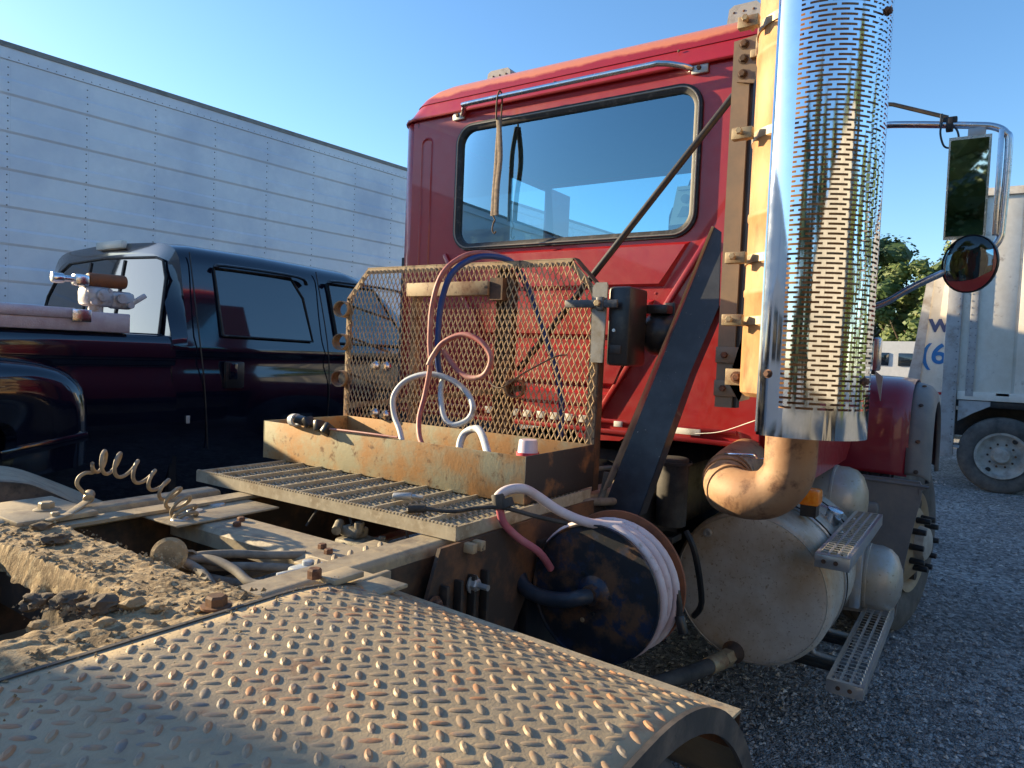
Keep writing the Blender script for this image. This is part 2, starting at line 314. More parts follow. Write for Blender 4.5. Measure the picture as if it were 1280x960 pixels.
# ------------------------------------------------------------------ ground and sky surroundings
g = MB(); g.add([(-400, -400, -ZO), (400, -400, -ZO), (400, 400, -ZO), (-400, 400, -ZO)], [(0, 1, 2, 3)])
build(g, 'ground', 'gravel', kind='structure')
# loose stones, denser near the camera's right
rs = np.random.default_rng(3)
N = 42000
d = 1.2+10.5*rs.random(N)**1.35; a = rs.uniform(-.42, .95, N)
px, py = d*np.cos(a), d*np.sin(a); keep = py < 2.9; px, py = px[keep], py[keep]; N = len(px)
size = rs.uniform(.005, .0125, N)*(1+.6*(rs.random(N) > .93))*(.8+.05*np.hypot(px, py)); oc = np.array([[1, 0, 0], [-1, 0, 0], [0, 1, 0], [0, -1, 0], [0, 0, .75], [0, 0, -.3]])
ang = rs.uniform(0, 6.28, N); jit = rs.uniform(.6, 1.3, (N, 6, 3)); vv = oc[None]*jit*size[:, None, None]
ca, sa = np.cos(ang)[:, None], np.sin(ang)[:, None]
X = vv[:, :, 0]*ca-vv[:, :, 1]*sa+px[:, None]; Y = vv[:, :, 0]*sa+vv[:, :, 1]*ca+py[:, None]; Z = vv[:, :, 2]+size[:, None]*.25-ZO
vs = np.stack([X, Y, Z], -1).reshape(-1, 3)
of = np.array([[0, 2, 4], [2, 1, 4], [1, 3, 4], [3, 0, 4], [2, 0, 5], [1, 2, 5], [3, 1, 5], [0, 3, 5]])
fs = (of[None]+(np.arange(N)*6)[:, None, None]).reshape(-1, 3)
mb = MB(); mb.v = [tuple(q) for q in vs]; mb.f = [tuple(int(i) for i in q) for q in fs]; mb.sm = [False]*len(mb.f)
build(mb, 'loose_gravel', 'stone', kind='stuff', label='loose grey gravel stones scattered over the yard', cat='gravel')

# ------------------------------------------------------------------ THE RED TRUCK
truck = thing('semi_truck', (1.5, 1.54, -ZO), 'red day cab semi truck with bare rear frame, rusty headboard and chrome exhaust shield', 'truck')
T = truck
CY = 1.542
# frame rails (C channels)
def rail_profile(side):     # (y,z) outer web at y0, flanges inward
    y0 = 1.11 if side < 0 else 1.974; s = 1 if side < 0 else -1
    t = .009; w = .080; r = .014
    P = [(y0, -.731), (y0, -.475-r)]
    for k in range(1, 6): a = k/5*math.pi/2; P.append((y0+s*r*(1-math.cos(a)), -.475-r+r*math.sin(a)))
    P += [(y0+s*w, -.475), (y0+s*w, -.475-t), (y0+s*t, -.475-t), (y0+s*t, -.745+t), (y0+s*w, -.745+t), (y0+s*w, -.745), (y0+s*r, -.745)]
    return P
rails = []
for sgn in (-1, 1):
    mb = MB(); mb.prism(rail_profile(sgn), (-2.2, 0, 0), (0, 1, 0), (0, 0, 1), (8.0, 0, 0))
    rails.append(build(mb, 'frame_rail', 'frame', T))
# thin web skin of darker steel under the flange
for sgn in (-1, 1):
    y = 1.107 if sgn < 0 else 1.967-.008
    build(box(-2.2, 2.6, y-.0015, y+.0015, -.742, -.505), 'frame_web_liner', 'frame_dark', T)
# hat shaped crossmember
def hat(x0, x1, y0, y1, z, name):
    P = [(x0, z-.05), (x0, z-.012), (x0+.012, z), (x1-.012, z), (x1, z-.012), (x1, z-.05), (x1-.006, z-.05), (x1-.006, z-.014), (x1-.014, z-.007), (x0+.014, z-.007), (x0+.006, z-.014), (x0+.006, z-.05)]
    mb = MB(); mb.prism(P, (0, y0, 0), (1, 0, 0), (0, 0, 1), (0, y1-y0, 0)); return build(mb, name, 'frame', T)
cm = hat(1.10, 1.245, 1.20, 1.88, -.495, 'crossmember')
mb = MB(); mb.box(1.035, 1.36, 1.74, 1.955, -.492, -.486, .002); gp = build(mb, 'gusset_plate', 'frame', T)
for (x, y) in ((1.16, 1.86), (1.25, 1.89), (1.08, 1.80)): build(MB().rev([(0, .024), (.004, .022), (.005, 0)], (x, y, -.486), (0, 0, 1), 16), 'washer', 'galv', gp)
for (x, y) in ((1.16, 1.66), (1.17, 1.33), (1.15, 1.285), (1.20, 1.70)):
    mb = MB(); mb.hexb((x, y, -.495), (0, 0, 1), .011, .012); build(mb, 'bolt', 'bolt', cm)
mb = MB(); mb.box(1.06, 1.32, 1.19, 1.30, -.505, -.497, .002); build(mb, 'gusset_plate', 'frame', T)
for i in range(5):
    x = 1.04+.05*i; mb = MB(); mb.cyl((x, 1.20, -.492), (x+.035, 1.235, -.488), .007, n=8); build(mb, 'bolt', 'frame', T)
# mud-caked rear crossmember and mud on the rail top
def nz(x, y, s, seed=0):
    from mathutils import noise as N_
    return N_.noise(V((x*s, y*s, seed*7.3)))
def mudslab(x0, x1, y0, y1, z, amp, nu, nv, seed, edge=.012, drop=.06):
    mb = MB()
    def fn(u, v):
        x = x0+(x1-x0)*u; y = y0+(y1-y0)*v
        h = amp*(.35*nz(x, y, 30, seed)+.35*nz(x, y, 75, seed+1)+.9*nz(x, y, 9, seed+2)+.9*max(0, nz(x, y, 48, seed+4)-.25)*2.2)
        e = min(u*(x1-x0), (1-u)*(x1-x0))
        fall = max(0, 1-e/.02); zz = z+h-drop*fall**2
        if u in (0, 1): x += edge*nz(x, y, 25, seed+3)*1.8
        if v in (0, 1): zz -= .0
        return (x, y, zz)
    mb.grid(fn, nu, nv); return mb
rc = build(box(.675, .81, 1.12, 1.96, -.62, -.487, .004), 'crossmember', 'dark_rust', T)
mb = mudslab(.648, .83, 1.16, 2.02, -.468, .006, 46, 200, 1)
build(mb, 'caked_mud', 'mud', T, kind='stuff')
mb = mudslab(.30, .84, 1.045, 1.215, -.466, .006, 130, 50, 5, drop=.05)
build(mb, 'caked_mud', 'mud', T, kind='stuff')
mb = mudslab(-.6, .42, 1.045, 1.225, -.470, .007, 140, 30, 9, drop=.05); build(mb, 'caked_mud', 'mud', T, kind='stuff')
mb = mudslab(.56, .70, 1.16, 1.38, -.485, .012, 36, 50, 11, drop=.08); build(mb, 'caked_mud', 'mud_dark', T, kind='stuff')
# plate at the left rail end with a big bolt
mb = MB(); mb.box(.74, .93, 1.93, 2.2, -.472, -.458, .003); build(mb, 'end_plate', 'frame', T)
mb = MB(); mb.box(.70, 1.34, 1.99, 2.07, -.53, -.462, .02); build(mb, 'fender_bracket', 'frame', T)
mb = MB(); mb.rev([(0, .03), (.003, .03), (.005, .026), (.006, .018)], (.845, 2.03, -.459), (0, 0, 1), 20); mb.hexb((.845, 2.03, -.453), (0, 0, 1), .019, .016); build(mb, 'bolt', 'frame', T)
# axle, suspension and dark driveline below the frame
mb = MB(); mb.cyl((.7, .5, -1.0), (.7, 2.6, -1.0), .075, n=16); mb.rev([(0, 0), (.02, .12), (.1, .19), (.2, .21), (.3, .19), (.38, .12), (.4, 0)], (.5, 1.55, -.98), (1, 0, 0), 20)
mb.cyl((-.6, .5, -1.0), (-.6, 2.6, -1.0), .075, n=16)
build(mb, 'rear_axle', 'black', T)
mb = MB(); mb.box(-.2, 1.35, 1.13, 1.22, -.98, -.90, .01); mb.box(-.2, 1.35, 1.86, 1.95, -.98, -.90, .01)
for y in (1.3, 1.78): mb.cyl((.45, y, -.92), (.45, y, -.62), .12, .10, n=20, bev=.02)
mb.cyl((1.0, CY, -.95), (3.0, CY, -.75), .055, n=14)
mb.box(-.3, 2.6, 1.12, 1.96, -1.02, -1.015)  # black sheet added to darken the bay between the rails
build(mb, 'suspension', 'black', T)
mb = MB(); mb.box(2.7, 4.4, 1.12, 1.96, -1.12, -.36, .08); mb.box(2.55, 2.7, 1.25, 1.85, -.8, -.42, .04); mb.box(4.4, 6.0, 1.0, 2.1, -1.05, -.2, .1); build(mb, 'transmission', 'black', T)
# dual rear wheels
def tire_mb(c, R_, w, n=48, groove=True, axis=(0, 1, 0), lugs=0):
    mb = MB(); c = V(c); h = w/2
    prof = [(-h*.8, R_*.56), (-h*.98, R_*.66), (-h, R_*.8), (-h*.93, R_*.92), (-h*.8, R_*.985)]
    if groove:
        k = 4; ww = h*1.5/k
        for i in range(k):
            a = -h*.75+i*ww; prof += [(a+.004, R_), (a+ww-.010, R_), (a+ww-.008, R_-.014), (a+ww-.002, R_-.014)]
    prof += [(h*.8, R_*.985), (h*.93, R_*.92), (h, R_*.8), (h*.98, R_*.66), (h*.8, R_*.56)]
    return mb.rev(prof, c, axis, n)
for (x, y) in ((.68, .455), (.68, .76), (-.62, .455), (-.62, .76), (.68, 2.63), (.68, 2.33), (-.62, 2.63), (-.62, 2.33)):
    t = build(tire_mb((x, y, -1.0), .515, .27), 'rear_wheel', 'tire', T)
    mb = MB(); mb.rev([(-.12, .285), (-.1, .25), (-.02, .22), (.0, .1), (.05, .09), (.05, 0)], (x, y, -1.0), (0, -1 if y < 1.5 else 1, 0), 28); build(mb, 'rim', 'rim_silver', t)

# rear fenders of tread plate
def fz(x):           # top profile in XZ (outer edge)
    if x < .81: return -.478
    a = math.asin(min(1, (x-.81)/.63)); return -1.108+.63*math.cos(a)
def fender(side):
    # y runs inner (1.03) -> outer (.32) on the right side; mirrored on the left
    mir = (lambda y: y) if side < 0 else (lambda y: 2*CY-y)
    def pt(x, y, up_=0):
        zin = .028*(y-.32)/.71
        if x < .81: nx, nzz = 0, 1
        else: a = math.asin(min(1, (x-.81)/.63)); nx, nzz = math.sin(a), math.cos(a)
        dent = .003*nz(x, y, 3, 2)
        return V((x+nx*up_, mir(y), fz(x)+zin+dent+nzz*up_))
    xs = [-1.1, -.8, -.4, 0, .2, .4, .6, .75, .81]+[.81+.63*math.sin(R(a)) for a in range(3, 66, 3)]
    mb = MB(); nx = len(xs)-1; ny = 16
    mb.grid(lambda u, v: pt(xs[round(u*nx)], .32+.71*v), nx, ny)
    f = build(mb, 'rear_fender', 'tread', T, thick=.004)
    # raised tread bumps
    bmb = MB()
    pits = .0415; pj_ = .0368; hgt = .0018
    def bump(s_arc, y, alongx):
        if s_arc < .81: x = s_arc
        else: x = .81+.63*math.sin((s_arc-.81)/.63)
        kj = rnd.uniform(.88, 1.08); L_, W_ = .0146*kj, .0056*kj; hgt = (.0025 if alongx else .0016)*rnd.uniform(.6, 1.15); s_arc += rnd.uniform(-.0007, .0007); y += rnd.uniform(-.0007, .0007)
        sg = 1 if alongx else -1; dl = (.66, .75*sg); dw = (-.75*sg, .66)
        vs = []; fs = []
        n = 10
        def P(l, w_, h):
            dx = dl[0]*l+dw[0]*w_; dy = dl[1]*l+dw[1]*w_
            ss = s_arc+dx; xx = ss if ss < .81 else .81+.63*math.sin((ss-.81)/.63); return pt(xx, y+dy, h)
        for k in range(n):
            a = 2*math.pi*k/n; vs.append(P(L_*math.cos(a), W_*math.sin(a), .0021))
        for k in range(n):
            a = 2*math.pi*k/n; vs.append(P(L_*.70*math.cos(a), W_*.52*math.sin(a), .0021+hgt))
        for k in range(n): fs.append((k, (k+1) % n, (k+1) % n+n, k+n))
        fs.append(tuple(range(n, 2*n)))
        bmb.add(vs, fs, True)
    x_start = -.05 if side < 0 else .0
    i = 0; s0 = .572-15*pits
    while s0+i*pits < .81+.63*R(62):
        sa = s0+i*pits
        for j in range(20):
            y = .34+j*pj_+(i % 1)
            if y < 1.02: bump(sa, y, True)
            if y+pj_/2 < 1.02: bump(sa+pits/2, y+pj_/2, False)
        i += 1
    build(bmb, 'tread_bumps', 'tread_bump', f, kind='stuff')
    # outer and inner side flanges (rims)
    for yy, nm in ((.32, 'rim'), (1.03, 'rim')):
        mb = MB(); vs = []
        for x in xs:
            for (dy, up_) in ((-.004, .004), (-.004, -.034), (.004, -.034), (.004, .004)):
                vs.append(pt(x, yy, up_)+V((0, dy*(1 if side < 0 else -1), 0)))
        n = len(xs); fs = []
        for k in range(n-1):
            for q in range(4): fs.append((k*4+q, k*4+(q+1) % 4, (k+1)*4+(q+1) % 4, (k+1)*4+q))
        fs += [(0, 1, 2, 3), ((n-1)*4, (n-1)*4+3, (n-1)*4+2, (n-1)*4+1)]
        mb.add(vs, fs, True); build(mb, 'rim', 'rim_dark' if side < 0 else 'frame', f)
    # mounting bar under the front edge
    mb = MB()
    vs = [(1.12, mir(.318), -.583), (1.231, mir(.318), -.598), (1.231, mir(.318), -.604), (1.12, mir(.318), -.589), (1.08, mir(1.135), -.543), (1.20, mir(1.135), -.556), (1.20, mir(1.135), -.562), (1.08, mir(1.135), -.549)]
    mb.add(vs, [(0, 1, 2, 3), (4, 7, 6, 5), (0, 4, 5, 1), (1, 5, 6, 2), (2, 6, 7, 3), (3, 7, 4, 0)])
    mbar = build(mb, 'fender_front_plate', 'lip', T)
    vs = [(1.225, mir(.318), -.605), (1.231, mir(.318), -.605), (1.231, mir(.318), -.67), (1.225, mir(.318), -.67), (1.194, mir(1.135), -.563), (1.20, mir(1.135), -.563), (1.20, mir(1.135), -.63), (1.194, mir(1.135), -.63)]
    mb = MB().add(vs, [(0, 1, 2, 3), (4, 7, 6, 5), (0, 4, 5, 1), (1, 5, 6, 2), (2, 6, 7, 3), (3, 7, 4, 0)]); build(mb, 'front_lip', 'dark_rust', mbar)
    return f
fr = fender(-1)
def left_fender():
    near = [(-1.1, -.425), (.2, -.425), (.62, -.425), (.80, -.427), (.916, -.445), (.981, -.4765), (1.086, -.543), (1.16, -.59), (1.22, -.66), (1.25, -.75)]
    far = [(-1.1, -.44), (.2, -.44), (.72, -.44), (.94, -.445), (1.04, -.461), (1.153, -.516), (1.29, -.594), (1.38, -.65), (1.45, -.73), (1.48, -.83)]
    n_ = spline([V((a, 0, b)) for a, b in near], 4); f_ = spline([V((a, 0, b)) for a, b in far], 4); k = len(n_)-1
    mb = MB(); mb.grid(lambda u, v: (n_[round(u*k)].x*(1-v)+f_[round(u*k)].x*v, 2.36+.40*v, n_[round(u*k)].z*(1-v)+f_[round(u*k)].z*v), k, 8)
    f = build(mb, 'rear_fender', 'frame', T, thick=.005)
    mb = MB(); vs = []
    for p in n_: vs += [(p.x, 2.354, p.z+.003), (p.x-.012, 2.354, p.z-.055), (p.x-.012, 2.364, p.z-.055), (p.x, 2.364, p.z+.003)]
    m_ = len(n_); mb.add(vs, [(a*4+q, a*4+(q+1) % 4, (a+1)*4+(q+1) % 4, (a+1)*4+q) for a in range(m_-1) for q in range(4)]); build(mb, 'rim', 'rim_dark', f)
    build(box(.62, .70, 2.0, 2.36, -.56, -.54, .003), 'fender_bracket', 'frame', f)
left_fender()
mb = MB(); mb.box(.985, 1.065, .95, 1.085, -.482, -.474, .002); build(mb, 'bracket_plate', 'frame', T)
mb = MB(); mb.box(.93, 1.01, 1.02, 1.075, -.462, -.450, .002); mb.box(.95, 1.10, 1.03, 1.045, -.54, -.472, .002); build(mb, 'bracket_plate', 'frame', T)
mb = MB(); mb.hexb((.92, 1.065, -.452), (0, 0, 1), .014, .02); build(mb, 'bolt', 'bolt', T)
mb = MB(); mb.hexb((.715, 1.075, -.452), (0, 0, 1), .018, .018); mb.rev([(0, .026), (.004, .026), (.005, 0)], (.715, 1.075, -.455), (0, 0, 1), 14); build(mb, 'bolt', 'dark_rust', T)

# grating deck
def grating():
    x0, x1, y0, y1 = 1.375, 2.10, 1.075, 2.20; zt = -.436; zb = -.472
    f = MB()
    f.box(x0, x0+.006, y0, y1, zb, zt); f.box(x0+.006, x1, y1-.006, y1, zb, zt); f.box(x0+.006, x1, y0, y0+.006, zb, zt)
    root = build(f, 'deck_grating', 'grate', T)
    nb = 60
    for i in range(1, nb+1):
        x = x0+.0255*i
        if x > x1: break
        mb = MB(); vs = []; fs = []; n = 100
        for k in range(n+1):
            y = y0+.006+(y1-y0-.012)*k/n; z = zt-.0055-(.0055 if k % 2 else 0)
            vs += [(x-.003, y, zb+.004), (x-.003, y, z), (x+.003, y, z), (x+.003, y, zb+.004)]
        for k in range(n):
            o = k*4; fs += [(o, o+1, o+5, o+4), (o+1, o+2, o+6, o+5), (o+2, o+3, o+7, o+6)]
        mb.add(vs, fs); build(mb, 'grating_bar', 'grate', root)
    for k in range(11):
        y = y0+.105+.1015*k
        if y > y1-.02: break
        mb = MB(); mb.box(x0+.006, x1, y-.0035, y+.0035, zt-.03, zt+.002); build(mb, 'grating_rod', 'grate', root)
    # teeth on the front bar
    t = MB()
    for k in range(90):
        y = y0+.0125*k
        if y < y1-.01: t.box(x0-.001, x0+.0065, y, y+.0062, zt, zt+.0045)
    build(t, 'grating_teeth', 'grate', root, kind='stuff')
grating()

# tool tray
xt0, xt1, yt0, yt1 = 1.737, 2.173, 1.105, 2.331; zt0, zt1 = -.44, -.297; th = .005
mb = MB(); mb.box(xt0, xt0+th, yt0+th, yt1-th, zt0, zt1, .001)
tray = build(mb, 'tool_tray', 'orange_rust', T)
build(box(xt1-th, xt1, yt0+th, yt1-th, zt0, zt1, .001), 'tray_wall', 'orange_rust', tray)
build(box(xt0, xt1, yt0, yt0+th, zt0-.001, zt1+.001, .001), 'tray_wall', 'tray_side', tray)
build(box(xt0, xt1, yt1-th, yt1, zt0-.001, zt1+.001, .001), 'tray_wall', 'orange_rust', tray)
build(box(xt0+th, xt1-th, yt0+th, yt1-th, zt0+.002, zt0+.007), 'tray_floor', 'dark_rust', tray)

# expanded metal headboard
xm = 2.178
poly = [(1.118, -.30), (1.118, .235), (1.228, .348), (2.245, .348), (2.368, .222), (2.368, -.30)]
def inside(y, z, m=0.0):
    if y < 1.118+m or y > 2.368-m or z < -.30 or z > .348-m: return False
    if z > .235+(y-1.118)*(.113/.11)-m*1.4: return False
    if z > .222+(2.368-y)*(.126/.123)-m*1.4: return False
    return True
mb = MB(); p_ = .0236; q_ = .0255
nc = int(1.25/p_)+1; nr = int(.66/q_)+1
for i in range(nc):
    for j in range(nr):
        # strand from node (i,j) to neighbours above left/right; nodes at alternating offsets
        ya = 1.118+p_*i+(p_/2 if j % 2 else 0); za = -.298+q_*j
        for s in (-1, 1):
            yb = ya+s*p_/2; zb = za+q_
            if inside(ya, za) and inside(yb, zb):
                x_a = xm-.003; x_b = xm+.001
                jj = .0006*math.sin(i*1.7+j*2.3)
                mb.bar((x_a+jj, ya, za), (x_b+jj, yb, zb), .0036, .0034, (1, 1, 0))
head = build(mb, 'mesh_headboard', 'mesh', T)
# frame of angle iron behind the mesh
mb = MB()
P = poly; ctr = V((1.74, .02))
fb = []
for i in range(len(P)):
    a = P[i]; b = P[(i+1) % len(P)]
    mb_ = MB(); mb_.bar((xm+.006, a[0], a[1]), (xm+.006, b[0], b[1]), .004, .004, (1, 0, 0))
def framebar(a, b, w, name='frame_bar', m='mesh_frame', x=None, depth=.006):
    x = xm+.005 if x is None else x
    return build(MB().bar((x, a[0], a[1]), (x, b[0], b[1]), w, depth, (1, 0, 0)), name, m, head)
framebar((1.13, -.44), (1.13, .235), .034); framebar((2.352, -.30), (2.352, .222), .03); framebar((1.23, .338), (2.245, .338), .024)
framebar((1.128, .224), (1.238, .338), .022); framebar((2.36, .214), (2.24, .338), .022)
build(box(xm+.002, xm+.042, 1.108, 1.112, -.46, .235), 'frame_bar', 'dark_rust', head)
build(box(xm+.002, xm+.042, 1.228, 2.245, .349, .353), 'frame_bar', 'mesh_frame', head)
build(MB().bar((xm+.022, 1.112, .237), (xm+.022, 1.226, .353), .040, .004, (0, 1, -1)), 'frame_bar', 'dark_rust', head)
framebar((2.352, -.255), (1.42, -.12), .022, x=xm+.012); 
framebar((1.545, .33), (1.545, -.30), .05, m='dark_rust', x=xm+.05, depth=.05)
framebar((1.49, .30), (1.49, -.42), .02, m='dark_rust', x=xm+.02, depth=.04)
framebar((1.98, .24), (1.98, -.30), .03, m='mesh_frame', x=xm+.03, depth=.03)
mb = MB(); mb.box(xm-.042, xm-.004, 1.565, 1.975, .222, .276, .003); build(mb, 'square_tube', 'mesh_frame', head)
build(box(xm-.030, xm+.05, 1.505, 1.563, .205, .288), 'tube_end_shade', 'dark_rust', head)  # dark block stands in for the shade in the tube's open end
# three pipe rings welded at the left edge + one lower middle
for (y, z) in ((2.372, .172), (2.372, .028), (2.372, -.135), (1.44, -.12)):
    mb = MB(); r1, r2 = .036, .031; 
    mb.rev([(-.03, r2), (-.03, r1), (.03, r1), (.03, r2), (-.03, r2)], (xm-.012, y, z), (.94, .34, 0), 24); build(mb, 'pipe_ring', 'mesh_frame', head)
for (z,) in ((.05,), (-.11,), (.19,)):
    build(MB().bar((xm+.02, 2.36, z), (xm+.03, 2.12, z-.06), .01, .006, (1, 0, 0)), 'hanger_rod', 'dark_rust', head)
# chrome couplings poking through the mesh
for (y, z) in ((2.168, -.069), (2.105, -.069), (2.162, -.272), (2.10, -.276)):
    mb = MB(); mb.rev([(0, 0), (0, .010), (.012, .013), (.02, .020), (.032, .020), (.034, .014), (.034, 0)], (xm-.03, y, z), (1, 0, 0), 16); build(mb, 'coupling', 'chrome', head)
# white-grey latch plate and clamp on the right edge
mb = MB(); mb.prism([(1.082, .262), (1.122, .262), (1.135, .245), (1.131, -.012), (1.085, -.012), (1.078, .248)], (xm-.018, 0, 0), (0, 1, 0), (0, 0, 1), (.008, 0, 0)); lp = build(mb, 'latch_plate', 'latch', head)
mb = MB(); mb.box(xm-.030, xm-.020, 1.035, 1.235, .175, .202, .002); mb.box(xm-.034, xm-.018, 1.085, 1.112, .165, .212, .004); build(mb, 'latch_clamp', 'latch_dark', lp)
mb = MB(); mb.hexb((xm-.034, 1.105, .19), (-1, 0, 0), .012, .01); build(mb, 'bolt', 'clamp', lp)
# work lamp
mb = MB(); mb.box(xm+.0, xm+.15, 1.0, 1.083, -.02, .25, .012)
lamp = build(mb, 'work_lamp_housing', 'black_plastic', T)
mb = MB(); mb.rev([(0, .02), (.0, .062), (.02, .075), (.05, .078), (.09, .07), (.13, .045), (.14, 0)], (xm+.20, 1.02, .10), (.25, -1, 0), 24); build(mb, 'lamp_bowl', 'black_plastic', lamp)
mb = MB(); mb.box(xm+.15, xm+.26, .93, 1.01, .168, .20, .006); mb.box(xm+.21, xm+.26, .925, .965, .15, .212, .006); build(mb, 'lamp_bracket', 'black_plastic', lamp)
build(box(xm-.004, xm+.0, 1.025, 1.07, .02, .05, .002), 'label_plate', 'black', lamp)
mb = MB(); mb.rev([(0, 0), (0, .007), (.003, .006), (.003, 0)], (xm-.001, 1.055, .10), (-1, 0, 0), 12); build(mb, 'rivet_head', 'chrome', lamp)

# long support rod from exhaust bracket down behind the headboard
mb = MB(); mb.tube([(2.385, .755, .905), (2.235, 1.475, -.055)], .0125, 12); build(mb, 'support_rod', 'black', T)

# slanted navy brace
def quadplate(pts, dvec, name, m, parent):
    n = len(pts); vs = [V(p) for p in pts]+[V(p)+V(dvec) for p in pts]
    fs = [tuple(range(n)), tuple(range(n, 2*n))[::-1]]+[(i, i+n, (i+1) % n+n, (i+1) % n) for i in range(n)]
    return build(MB().add(vs, fs), name, m, parent)
bxz = lambda z: 2.36+(z-.464)*.155
br = quadplate([(bxz(z), y*bxz(z)/x_, z*bxz(z)/x_) for x_, y, z in ((2.36, .789, .464), (2.36, .765, .446), (2.34, .752, .193), (2.32, .833, -.039), (2.2, .94, -.52), (2.2, 1.075, -.52))], (.008, 0, 0), 'slanted_brace', 'navy', T)
quadplate([(2.36, .789, .464), (2.22, 1.082, -.455), (2.205, 1.084, -.458), (2.345, .793, .464)], (.06, .006, 0), 'brace_flange', 'galv', br)  # pale zinc colour stands in for sunlight on this navy edge
quadplate([(2.34, .750, .193), (2.32, .831, -.039), (2.2, .938, -.52), (2.19, .934, -.52), (2.31, .827, -.039), (2.33, .746, .193)], (.06, 0, 0), 'brace_flange', 'navy', br)
# vertical bracket channel
mb = MB(); x = 2.32; ya, yb = .742, .688
def chp(z0, z1, lean):
    pass
a0, a1 = -.142, 1.055
for (p0, p1, q0, q1) in ((.742, .686, x, x+.005), (.742, .737, x+.005, x+.05), (.686, .691, x+.005, x+.012)):
    mb.box(q0, q1, min(p0, p1), max(p0, p1), a0, a1)
mb.box(x+.05, x+.055, .69, .742, a0, a1)
vb = build(mb, 'exhaust_bracket_channel', 'channel', T)
build(box(x+.012, x+.049, .675, .70, a0, a1), 'channel_shade', 'black', vb)  # black filler stands in for the shade inside the open channel
mb = MB(); mb.prism([(.728, 1.05), (.62, 1.062), (.60, 1.02), (.62, .98), (.66, .93), (.668, .905), (.724, .918)], (x-.012, 0, 0), (0, 1, 0), (0, 0, 1), (.008, 0, 0)); tp = build(mb, 'top_clamp_plate', 'channel', T)
mb = MB(); mb.prism([(.655, 1.06), (.60, 1.105), (.575, 1.09), (.585, 1.03), (.64, 1.02)], (x-.03, 0, 0), (0, 1, 0), (0, 0, 1), (.006, 0, 0)); mb.prism([(.66, .93), (.60, 1.0), (.57, .99), (.585, .95), (.655, .90)], (x-.03, 0, 0), (0, 1, 0), (0, 0, 1), (.006, 0, 0)); build(mb, 'clamp_ear', 'channel', tp)
for z in (1.034, .987, .939):
    mb = MB(); mb.hexb((x-.012, .705, z), (-1, 0, 0), .012, .014); mb.rev([(0, .016), (.003, .016), (.004, 0)], (x-.012, .705, z), (-1, 0, 0), 14); build(mb, 'bolt', 'dark_rust', tp)
mb = MB(); mb.box(x-.07, x-.01, .635, .652, .965, 1.025, .003); mb.box(x-.03, x-.012, .64, .68, .98, 1.005, .003); build(mb, 'clamp_ear', 'clamp', tp)
# lower clamp plates
for (z0, z1) in ((.005, .058), (-.105, -.052)):
    lw = build(box(x-.01, x-.002, .655, .745, z0, z1, .002), 'lower_clamp_plate', 'channel', T)
    mb = MB(); mb.hexb((x-.01, .715, (z0+z1)/2), (-1, 0, 0), .011, .012); build(mb, 'bolt', 'bolt', lw)
mb = MB(); mb.prism([(.655, .10), (.62, .07), (.605, .03), (.605, -.035), (.69, -.035), (.69, -.06), (.61, -.06), (.625, -.105), (.655, -.115)], (2.225, -.02, 0), (0, 1, 0), (0, 0, 1), (.006, 0, 0)); build(mb, 'clamp_ear', 'clamp', T)
mb = MB(); mb.box(2.15, 2.158, .52, .66, -.062, -.012, .002); c1 = build(mb, 'muffler_clamp', 'clamp', T)
mb = MB(); mb.hexb((2.15, .625, -.037), (-1, 0, 0), .012, .014); mb.rev([(0, .018), (.003, .018), (.004, 0)], (2.15, .625, -.037), (-1, 0, 0), 14); build(mb, 'bolt', 'bolt', c1)

# muffler
mc = (2.15, .456)
mb = MB(); prof = [(0, .06), (.0, .135), (.012, .150), (.03, .1524)]
for z in (.30, .52, .74, .98, 1.2): prof += [(z-.012, .1524), (z-.008, .1555), (z+.008, .1555), (z+.012, .1524)]
prof += [(1.62, .1524), (1.65, .13), (1.66, .06)]
mb.rev(prof, (mc[0], mc[1], -.09), (0, 0, 1), 48); muf = build(mb, 'muffler', 'muffler', T)
mb = MB(); mb.tube([(mc[0]-.145, mc[1]+.05, -.06), (mc[0]-.146, mc[1]+.049, 1.5)], .003, 6); build(mb, 'seam', 'muffler', muf)
for z in (.655, .305, .128, .965):
    mb = MB(); mb.rev([(-.012, .153), (-.012, .157), (.012, .157), (.012, .153)], (mc[0], mc[1], z), (0, 0, 1), 48)
    a = R(150) if z < .9 else R(150)
    px_, py_ = mc[0]+.157*math.cos(R(120)), mc[1]+.157*math.sin(R(120))
    mb.box(px_-.06, px_-.035, py_-.012, py_+.045, z-.016, z+.016, .002)
    mb.cyl((px_-.075, py_+.018, z), (px_-.0, py_+.018, z), .006, n=8); mb.hexb((px_-.075, py_+.018, z), (-1, 0, 0), .010, .012)
    build(mb, 'band_clamp', 'clamp', muf)
mb = MB(); mb.cyl((mc[0], mc[1], -.09), (mc[0], mc[1], -.24), .071, n=32, caps=False)
pts = [(2.15, .456, -.20), (2.15, .456, -.27), (2.15, .462, -.315), (2.15, .487, -.355), (2.15, .515, -.378), (2.15, .55, -.388), (2.155, .585, -.391), (2.18, .625, -.390), (2.22, .655, -.383), (2.28, .675, -.37), (2.4, .69, -.35), (2.7, .72, -.34)]
mb.tube(pts, .0725, 32, sub=4); el = build(mb, 'exhaust_elbow', 'elbow', T)
for (px_, py_, pz, dx, dy, dz) in ((2.20, .640, -.387, .75, .6, .1), (2.26, .668, -.374, .93, .3, .1), (2.31, .679, -.365, 1, .1, .1)):
    mb = MB(); mb.rev([(-.008, .074), (-.008, .079), (.008, .079), (.008, .074)], (px_, py_, pz), (dx, dy, dz), 32); build(mb, 'band_clamp', 'elbow', el)
